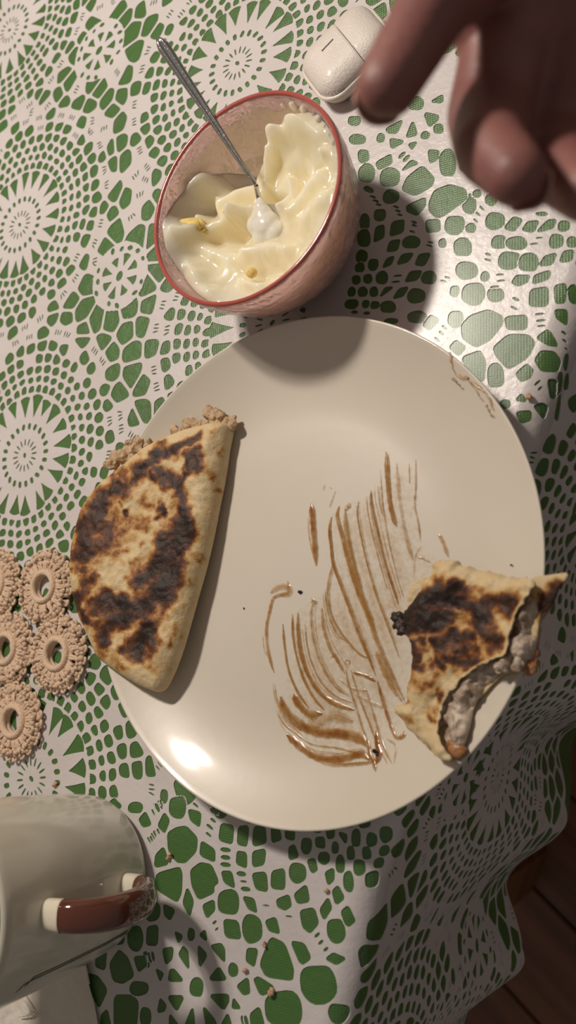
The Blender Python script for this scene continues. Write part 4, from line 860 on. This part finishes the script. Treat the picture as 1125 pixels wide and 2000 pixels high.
# spoon
N0 = P(500, 362, .047); M0 = P(412, 230, .0645); dd = M0-N0; ks = np.linspace(0, 2.17, 40)
hp = np.array([N0+dd*k for k in ks]); side = np.cross(dd, CC-N0); side /= np.linalg.norm(side); upv = np.cross(side, dd); upv /= np.linalg.norm(upv)
spoon = thing('teaspoon', 'steel teaspoon with long faceted handle stuck in the yogurt bowl', 'spoon', tuple(N0))
q = ks/ks[-1]; wd = .0011+.0022*np.clip(q*1.15-.05, 0, 1)**1.1; wd[-1] *= .45; wd[-2] *= .8; tk = .0011+.0002*q
V = []
for k, p in enumerate(hp):
    bow = upv*(.0022*math.sin(q[k]*3.1))
    for a, b in [(-1, 0), (-.75, .75), (-.3, .95), (-.14, .55), (.14, .55), (.3, .95), (.75, .75), (1, 0), (.6, -.8), (-.6, -.8)]:
        V.append(p-bow+side*wd[k]*a+upv*tk[k]*b)
V = np.array(V); F = [grid_faces(40, 10, wrap_v=True), np.array([list(range(10))]), np.array([list(range(390, 400))[::-1]])]
link('handle', mesh_np('handle', V, F), M['steel'], spoon, smooth=False)
nk = spline([N0, P(505, 385, .042), P(512, 408, .0395)], 14); V, F = tube(nk, np.linspace(.0012, .0016, 14), 10); link('neck', mesh_np('neck', V, F), M['steel'], spoon)
# spoon bowl, coated
c0 = P(512, 405, .0395); c1 = P(552, 462, .033); ax = c1-c0; Ls = np.linalg.norm(ax)*1.25; ax /= np.linalg.norm(ax); sd_ = np.cross(ax, [0, 0, 1.]); sd_ /= np.linalg.norm(sd_); un = np.cross(sd_, ax)
a_ = np.linspace(0, 1, 22); b_ = np.linspace(-1, 1, 15); V = []
for lay, o_ in ((0, .0004), (1, -.0004)):
    for a in a_:
        hwid = .0115*math.sin(math.pi*min(1, a*.93+.035))**.62*(.75+.4*a)
        for b in b_: V.append(c0+ax*Ls*a+sd_*hwid*b+un*(-.0052*math.sin(math.pi*a)**.8*(1-b*b)+o_))
V = np.array(V); n = 22*15; F = [grid_faces(22, 15), grid_faces(22, 15, off=n)[:, ::-1]]
COAT = mat_simple_noise('white_yogurt_coat', srgb(226, 222, 208), srgb(232, 228, 214), 60, .18, Coat_Weight=.4, Coat_Roughness=.1)
link('spoon_bowl', mesh_np('spoon_bowl', V, F), COAT, spoon)
A = Acc()
for i, (x, y, r, z) in enumerate([(507, 392, .0022, .0425), (508, 404, .0040, .0415), (512, 422, .0062, .040), (520, 440, .0078, .0385), (503, 438, .0062, .0385), (536, 452, .0062, .0375), (515, 458, .0066, .037)]):
    A.add(*blob(P(x, y, z), r, r*.75, 18, i, .02))
o = link('yogurt_coat', A.mesh('yogurt_coat'), COAT, spoon)
md = o.modifiers.new('r', 'REMESH'); md.mode = 'VOXEL'; md.voxel_size = .0006; md.use_smooth_shade = True
md = o.modifiers.new('s', 'SMOOTH'); md.factor = .6; md.iterations = 14

# ------------------------------------------------------------------ earbud case
ccx = np.array([-.1930, .3235]); CL = np.array([.84, .543]); CL /= np.linalg.norm(CL); CS = np.array([CL[1], -CL[0]])
caseo = thing('earbud_case', 'small white grained leather earbud case beside the bowl under the fingers', 'earbud case', (*ccx, 0))
def rrect(hx, hy, r, n=14):
    P_ = []
    for cx, cy, a0 in ((hx-r, hy-r, 0), (-hx+r, hy-r, 90), (-hx+r, -hy+r, 180), (hx-r, -hy+r, 270)):
        for k in range(n+1):
            t = math.radians(a0+90*k/n); P_.append((cx+r*math.cos(t), cy+r*math.sin(t)))
    return np.array(P_)
HX, HY = .0240, .0200
def case_layers(layers, name, mat, cap_top=True, cap_bot=True):
    n = len(rrect(1, 1, .1)); V = []
    for (ins, z) in layers:
        q = rrect(HX-ins, HY-ins, max(.0125-ins, .0015)); V.append(np.c_[ccx[0]+q[:, 0]*CL[0]+q[:, 1]*CS[0], ccx[1]+q[:, 0]*CL[1]+q[:, 1]*CS[1], np.full(n, z)])
    V = np.concatenate(V); F = [grid_faces(len(layers), n, wrap_v=True)[:, ::-1]]
    if cap_bot: F.append(np.arange(n)[None, ::-1])
    if cap_top: F.append(((len(layers)-1)*n+np.arange(n))[None])
    return V, F
low = [(.0085, .0006), (.0045, .0018), (.002, .004), (.0007, .0068), (.0, .0094)]
link('lower_shell', mesh_np('lower_shell', *case_layers(low, '', None)), M['shell'], caseo)
tr = [(.0, .0094), (-.0007, .0099), (-.0009, .0107), (-.0006, .0115), (.0005, .0117)]
link('seam_trim', mesh_np('seam_trim', *case_layers(tr, '', None)), M['shell'], caseo)
up = [(.0004, .0110)]+[(.0004+.0165*(1-math.cos(a)), .0110+.0098*math.sin(a)**.9) for a in np.linspace(.08, 1.5, 18)]
# the leather top is split in body and lid by a narrow groove across it
def top_z(x, y):
    d = sdist(np.stack([x, y], -1), rrect(HX-.0004, HY-.0004, .0121)); t = np.clip(d/.0150, 0, 1); return .0110+.0088*np.sqrt(np.clip(1-(1-t)**2.2, 0, 1))
for nm, x0, x1 in (('leather_body', -HX, .0046), ('leather_lid', .0050, HX)):
    o_ = rrect(HX-.0004, HY-.0004, .0121, 20); o_ = np.clip(o_, [x0, -1], [x1, 1])
    V, F, _ = slab(o_, .0007, lambda x, y, d: top_z(x, y)-.0005*np.clip(1-d/.0006, 0, 1), lambda x, y, d: np.full(x.shape, .0108))
    V = np.c_[ccx[0]+V[:, 0]*CL[0]+V[:, 1]*CS[0], ccx[1]+V[:, 0]*CL[1]+V[:, 1]*CS[1], V[:, 2]]
    V = V.copy(); F = [p[:, ::-1] for p in F]
    link(nm, mesh_np(nm, V, F), M['leather'], caseo)
p0 = P(628.5, 100, .0198); p1 = P(650.5, 76.5, .0198); p0[2] = p1[2] = .0199
V, F = tube([p0+(p1-p0)*k for k in np.linspace(0, 1, 8)], .00045, 8, .5); link('status_mark', mesh_np('status_mark', V, F), M['dark'], caseo)

# ------------------------------------------------------------------ crochet doily
p1, p2, p3 = np.array([-.3941, .0330]), np.array([-.3774, -.0073]), np.array([-.4232, -.0060])
spots = [p1, p2, p3, np.array([-.4090, -.0492]), np.array([-.4405, .0345]), np.array([-.4545, -.047]), np.array([-.469, -.004])]
doily = thing('crochet_doily', 'beige crochet doily of joined rings beside the plate at left', 'doily', (*p1, 0))
def crochet_meshes():
    rgc = np.random.default_rng(2); R0 = .0088
    th = np.linspace(0, 2*np.pi, 64, endpoint=False)
    A = Acc(); A.add(*tube(np.stack([R0*np.cos(th), R0*np.sin(th), np.full(64, .0058)], -1), .0019, 10, 1.15, closed=True))
    A.add(*tube(np.stack([(R0+.0022)*np.cos(th), (R0+.0022)*np.sin(th), np.full(64, .0042)+.0004*np.sin(th*24)], -1), .0013, 8, 1, closed=True))
    A.add(*tube(np.stack([(R0-.0004)*np.cos(th), (R0-.0004)*np.sin(th), np.full(64, .0026)], -1), .0016, 8, 1.2, closed=True)); ring = A.mesh('cord_ring')
    A = Acc(); n = 20
    for k in range(n):
        a = 2*np.pi*k/n+rgc.normal(0, .05)
        for da in (-.075, .075):
            pts = [((R0+.0015+.0070*t)*math.cos(a+da*(1-.6*t)), (R0+.0015+.0070*t)*math.sin(a+da*(1-.6*t)), .0045+.0012*math.sin(t*3.1)) for t in np.linspace(0, 1, 6)]
            A.add(*tube(pts, .00085+.0001*rgc.random(), 7))
    st = A.mesh('stitches')
    A = Acc()
    for (r, m, z, rb) in ((.0128, 26, .0048, .0013), (.0152, 30, .0052, .0015), (.0180, 40, .0046, .0017), (.0202, 44, .0040, .0019), (.0192, 42, .0058, .0014)):
        for k in range(m):
            a = 2*np.pi*(k+rgc.normal(0, .15))/m; rr = r+rgc.normal(0, .0004)
            A.add(*blob((rr*math.cos(a), rr*math.sin(a), z+rgc.normal(0, .0005)), rb*(.8+.35*rgc.random()), rb*(.8+.3*rgc.random()), 8, k, .08))
    for k in range(22):
        a = 2*np.pi*(k+.5+rgc.normal(0, .1))/22; c = np.array([.0222*math.cos(a), .0222*math.sin(a), .0036])
        tq = np.linspace(0, 2*np.pi, 12, endpoint=False); e = np.array([math.cos(a), math.sin(a), 0]); t_ = np.array([-math.sin(a), math.cos(a), 0])
        A.add(*tube([c+e*.0013*math.cos(q_)+t_*.0016*math.sin(q_)+[0, 0, .0006*math.cos(q_)] for q_ in tq], .00085, 6, closed=True))
    return ring, st, A.mesh('picot_edge')
cm = crochet_meshes()
for me in cm: me.materials.append(M['yarn']); me.polygons.foreach_set('use_smooth', np.ones(len(me.polygons), bool))
for i, s in enumerate(spots):
    rt_ = bpy.data.objects.new('crochet_ring', cm[0]); COL.objects.link(rt_); rt_.parent = doily; rt_.location = (s[0]-p1[0], s[1]-p1[1], 0); rt_.rotation_euler.z = i*.9
    for nm, me in (('stitch_row', cm[1]), ('picot_edge', cm[2])):
        o = bpy.data.objects.new(nm, me); COL.objects.link(o); o.parent = rt_

# ------------------------------------------------------------------ mug
MC = np.array([-.335, -.1235]); MH = .104
def m_r(z): return np.interp(z, [0, .002, .006, .012, .03, .06, MH], [.0325, .0365, .0396, .0413, .0434, .0456, .0478])
zs = np.concatenate([[.0, .001, .002, .004, .006, .009, .012], np.linspace(.02, MH-.001, 24)])
prof = [(.0, .0022), (.029, .0022), (.0305, .0006)]+[(float(m_r(z)), float(z)) for z in zs]+[(.0472, MH+.0008), (.0460, MH+.0009), (.0450, MH)]+[(float(m_r(z))-.0034, float(z)) for z in np.linspace(MH-.004, .008, 20)]+[(.028, .0055), (.0, .005)]
mug = thing('mug', 'cream glazed mug with brown glazed handle at the lower left corner', 'mug', (*MC, 0))
link('mug_body', mesh_np('mug_body', *lathe(prof, 128, *MC)), M['mug'], mug)
# handle direction: found from where its ends meet the wall in the photograph
best = None
for a in np.linspace(-1.6, .6, 111):
    e = 0
    for z, px, py in ((.074, 97, 1788), (.026, 247, 1723)):
        p = np.array([MC[0]+m_r(z)*math.cos(a), MC[1]+m_r(z)*math.sin(a), z]); x, y = PX(p); e += (x-px)**2+(y-py)**2
    if best is None or e < best[0]: best = (e, a)
ha = best[1]; er = np.array([math.cos(ha), math.sin(ha), 0]); et = np.array([-er[1], er[0], 0])
def hpnt(r, z): return np.array([MC[0], MC[1], 0])+er*r+np.array([0, 0, z])
hpts = spline([hpnt(.042, .078), hpnt(.050, .0785), hpnt(.060, .0765), hpnt(.0685, .068), hpnt(.0715, .056), hpnt(.0695, .042), hpnt(.0610, .0300), hpnt(.050, .0245), hpnt(.040, .0235)], 70)
s = np.linspace(0, 1, 70); hwid = .0062+.0012*np.sin(s*np.pi)
def handle_piece(i0, i1, grow=1.0):
    pts = hpts[i0:i1]; t = np.gradient(hpts, axis=0)[i0:i1]; t /= np.linalg.norm(t, axis=1)[:, None]; nn_ = np.cross(t, et); a = np.linspace(0, 2*np.pi, 20, endpoint=False)
    V = pts[:, None]+et[None, None]*(hwid[i0:i1, None]*np.sign(np.cos(a))*np.abs(np.cos(a))**.8)[..., None]*grow+nn_[:, None]*(.0048*grow*np.sign(np.sin(a))*np.abs(np.sin(a))**.8)[None, :, None]
    n = i1-i0; return mesh_np('handle', V.reshape(-1, 3), [grid_faces(n, 20, wrap_v=True)[:, ::-1], np.arange(20)[None], ((n-1)*20+np.arange(20))[None, ::-1]])
hnd = link('handle', handle_piece(11, 60), M['brown'], mug); hnd['label'] = 'brown glazed handle'
def sub(name, me, mat):
    o = link(name, me, mat, hnd); return o
sub('handle_end', handle_piece(0, 14, 1.03), M['stub']); sub('handle_end', handle_piece(57, 70, 1.03), M['stub'])
# printed double line down the wall and along the foot
for da in (0., .035):
    a = ha-.66+da; pts = []
    for z in np.linspace(.012, .078, 30): pts.append((MC[0]+(m_r(z)+.00008)*math.cos(a+.10*(z-.04)), MC[1]+(m_r(z)+.00008)*math.sin(a+.10*(z-.04)), z))
    for t in np.linspace(.01, .09, 6): z = .078+.004*(da == 0); pts.append((MC[0]+(m_r(z)+.00008)*math.cos(a-t), MC[1]+(m_r(z)+.00008)*math.sin(a-t), z+t*.03))
    V, F = tube(pts, .00028, 6); o = link('printed_line', mesh_np('printed_line', V, F), M['line'], mug); o['label'] = 'dark brown printed line'

# ------------------------------------------------------------------ paper napkin below the mug
na = [P(x, y, .002)[:2] for x, y in [(110, 1885), (164, 1866), (172, 1905), (186, 1965), (200, 2030), (210, 2110), (20, 2150), (-140, 2100), (-110, 1990), (0, 1930)]]
na = smooth_closed(na, 10)
nap = thing('paper_napkin', 'crumpled white paper napkin lying under the mug at bottom left', 'napkin', (*np.mean(na, 0), 0))
def n_z(x, y): return .0014+.0022*np.abs(fbm(x, y, 60, 5, 3)-.5)*2+.0006*fbm(x, y, 250, 9, 2)
Bmp = lambda x, y: n_z(x, y)
V, F, _ = slab(na, .001, lambda x, y, d: Bmp(x, y)+.0006, lambda x, y, d: Bmp(x, y)); link('napkin_sheet', mesh_np('napkin_sheet', V, F), M['paper'], nap)
fo_ = np.array([P(x, y, .004)[:2] for x, y in [(124, 1890), (160, 1867), (167, 1872), (172, 1908), (176, 1925)]])
V, F, _ = slab(fo_, .001, lambda x, y, d: Bmp(x, y)+.0022, lambda x, y, d: Bmp(x, y)+.0012); link('folded_corner', mesh_np('folded_corner', V, F), M['paper'], nap)
cl = []
for k in range(6):
    a = spline([P(46, 1938, .0035), P(52+3*k, 1955+4*k, .0045), P(62-9*k+22, 1985, .0040)], 16); cl.append(a)
A = Acc()
for c in cl: A.add(*tube(c+[0, 0, .0008], np.linspace(.0010, .0003, 16), 6, .8))
link('crease_ridges', A.mesh('crease_ridges'), M['paper'], nap)

# ------------------------------------------------------------------ crumbs
def crumb(px, py, r, mat, label, onp=False, seed=0):
    p = on_plate(px, py) if onp else P(px, py, .0014)
    A = Acc(); g = np.random.default_rng(seed)
    for i in range(3): A.add(*blob((p[0]+g.normal(0, r*.5), p[1]+g.normal(0, r*.5), p[2]+r*.5), r*(.5+.4*g.random()), r*.5, 8, seed+i, .12))
    tag(link('crumb', A.mesh('crumb'), mat), label, 'crumb', 'crumbs around the plate')
crumb(588, 1158, .0012, M['char'], 'black burnt crumb alone on the plate left of sauce streaks', True, 1)
crumb(738, 1472, .0013, M['char'], 'dark burnt crumb in the thick sauce near plate bottom', True, 2)
crumb(1000, 1103, .0005, M['char'], 'tiny dark speck on plate rim above the bitten quesadilla', True, 3)
crumb(477, 1188, .0005, M['char'], 'tiny dark speck on bare plate right of whole quesadilla', True, 4)
crumb(332, 1672, .0018, M['crumb'], 'tan crumb between two large green holes right of mug', False, 5)
crumb(478, 1899, .0016, M['crumb'], 'flat tan crumb on the cloth below plate, left of big green holes', False, 6)
crumb(532, 1939, .0018, M['crumb'], 'pale crumb at top of the lowest big green hole', False, 7)
crumb(519, 1842, .0012, M['crumb'], 'small tan crumb above the tall green hole below plate', False, 8)
crumb(638, 1741, .0012, M['crumb'], 'small pinkish crumb on white lace near the table edge', False, 9)
crumb(109, 1531, .0016, M['crumb'], 'tan crumb on the lace just above the mug', False, 10)
crumb(1033, 776, .0014, M['crumb'], 'tan crumb on shiny lace right of the plate top', False, 11)

# ------------------------------------------------------------------ hand reaching in from the upper right
def capsule_chain(A, pts, rad):
    pts = [np.asarray(p, float) for p in pts]
    for i in range(len(pts)-1):
        L = np.linalg.norm(pts[i+1]-pts[i]); m_ = max(4, int(L/.003))
        c = np.array([pts[i]+(pts[i+1]-pts[i])*t for t in np.linspace(0, 1, m_)])
        V, F = tube(c, np.linspace(rad[i], rad[i+1], m_), 18); A.add(V, F)
    for p, r in zip(pts, rad): A.add(*blob(p, r, r, 18))
A = Acc()
wr = PD(1560, -330, .235)
fing = {
 'thumb': ([PD(1300, -190, .235), PD(1010, -140, .224), PD(852, 5, .210), PD(757, 168, .203)], [.0160, .0118, .0098, .0080]),
 'index': ([PD(1180, -60, .238), PD(1000, 40, .238), PD(955, 225, .236), PD(958, 290, .212), PD(1010, 344, .200)], [.0150, .0132, .0122, .0096, .0078]),
 'middle': ([PD(1290, -20, .240), PD(1130, 90, .240), PD(1085, 290, .240), PD(1105, 340, .216), PD(1150, 375, .204)], [.0150, .0124, .0112, .0092, .0080]),
 'ring': ([PD(1390, 20, .245), PD(1260, 130, .243), PD(1225, 320, .242), PD(1250, 370, .220), PD(1300, 385, .208)], [.0145, .0116, .0106, .0088, .0076]),
 'little': ([PD(1470, 70, .250), PD(1380, 170, .248), PD(1350, 310, .246), PD(1370, 355, .226), PD(1410, 365, .214)], [.0130, .0100, .0092, .0078, .0066])}
for k, (p, r) in fing.items(): capsule_chain(A, p, r)
# palm
for a, b, ra, rb in (('thumb', 'index', .0155, .0140), ('index', 'middle', .0140, .0140), ('middle', 'ring', .0140, .0135), ('ring', 'little', .0135, .0125)):
    capsule_chain(A, [fing[a][0][0], fing[b][0][0]], [ra, rb])
for k in fing: capsule_chain(A, [fing[k][0][0], wr], [.0145, .0200])
capsule_chain(A, [fing['index'][0][0], fing['thumb'][0][1]], [.0120, .0100])
capsule_chain(A, [fing['index'][0][1], fing['thumb'][0][1]], [.0115, .0105])
capsule_chain(A, [PD(1010, -60, .232), PD(915, 45, .234)], [.0120, .0070])
capsule_chain(A, [wr, PD(1900, -560, .26), PD(2500, -900, .33), PD(2500, -900, .33)+np.array([.30, .06, -.06])], [.0225, .0240, .034, .045])
hand = link('hand', A.mesh('hand'), M['skin'])
tag(hand, 'blurred bare hand reaching in at upper right, thumb out and fingers curled', 'hand')
md = hand.modifiers.new('r', 'REMESH'); md.mode = 'VOXEL'; md.voxel_size = .0013; md.use_smooth_shade = True
md = hand.modifiers.new('s', 'SMOOTH'); md.factor = .6; md.iterations = 12
for k, (p, r) in fing.items():
    tip, prev = p[-1], p[-2]; ax = tip-prev; ax /= np.linalg.norm(ax); pv = np.asarray(p[-3])-prev; bk = -(CC-tip)
    bk = bk-ax*np.dot(bk, ax); bk /= np.linalg.norm(bk); sd2 = np.cross(ax, bk); V = []
    for a in np.linspace(-.6, .75, 9):
        for b in np.linspace(-1, 1, 9):
            hw = r[-1]*.78*(1-max(0, a-.3)**2*1.4); V.append(tip+ax*r[-1]*a*1.05+sd2*hw*b+bk*(r[-1]*(.985*math.cos(b*.95)-.12*max(0, a)**2)))
    me = mesh_np('fingernail', np.array(V), [grid_faces(9, 9)]); o = link('fingernail', me, M['nail'], hand); so = o.modifiers.new('t', 'SOLIDIFY'); so.thickness = .0006; so.offset = 0

# ------------------------------------------------------------------ slipper on the floor at the right edge
sp = P(1185, 1835, FZ+.04)
sl = thing('slipper', 'maroon slipper with grey knit cuff barely in frame at right edge on the floor', 'slipper', (sp[0], sp[1], FZ))
A = Acc(); c = []
def ssec(t):  # half width, height
    return .043*math.sin(math.pi*min(1, t*.92+.05))**.5*(1 if t > .4 else .86+.14*t/.4), .03+.045*(1-t)**1.2
L_ = .25; dirs = np.array([math.cos(.35), math.sin(.35)]); nd = np.array([-dirs[1], dirs[0]]); V = []
ns, na_ = 26, 16
for i in range(ns):
    t = i/(ns-1); hw, hh = ssec(t)
    for j in range(na_):
        a = 2*np.pi*j/na_; x = hw*math.cos(a); z = max(0, .012+hh*math.sin(a)) if math.sin(a) > 0 else .012
        q_ = np.array([sp[0], sp[1]])+dirs*(t-.1)*L_+nd*x; V.append((q_[0], q_[1], FZ+z))
link('upper', mesh_np('upper', np.array(V), [grid_faces(ns, na_, wrap_v=True), np.arange(na_)[None], ((ns-1)*na_+np.arange(na_))[None, ::-1]]), M['slipper'], sl)
so = smooth_closed([tuple(np.array([sp[0], sp[1]])+dirs*(t-.1)*L_+nd*s_*ssec(t)[0]*1.06) for s_, ts in ((1, np.linspace(0, 1, 9)), (-1, np.linspace(1, 0, 9))) for t in ts], 60)
V, F, _ = slab(so, .006, lambda x, y, d: np.full(x.shape, FZ+.013), lambda x, y, d: np.full(x.shape, FZ+.0005)); link('sole', mesh_np('sole', V, F), M['dark'], sl)
q_ = np.array([sp[0], sp[1]])+dirs*.02*1
V, F = lathe([(.030, .05), (.036, .055), (.038, .075), (.037, .10), (.034, .11), (.030, .10), (.029, .06)], 28, q_[0], q_[1], FZ); link('cuff', mesh_np('cuff', V, F), M['cuff'], sl)
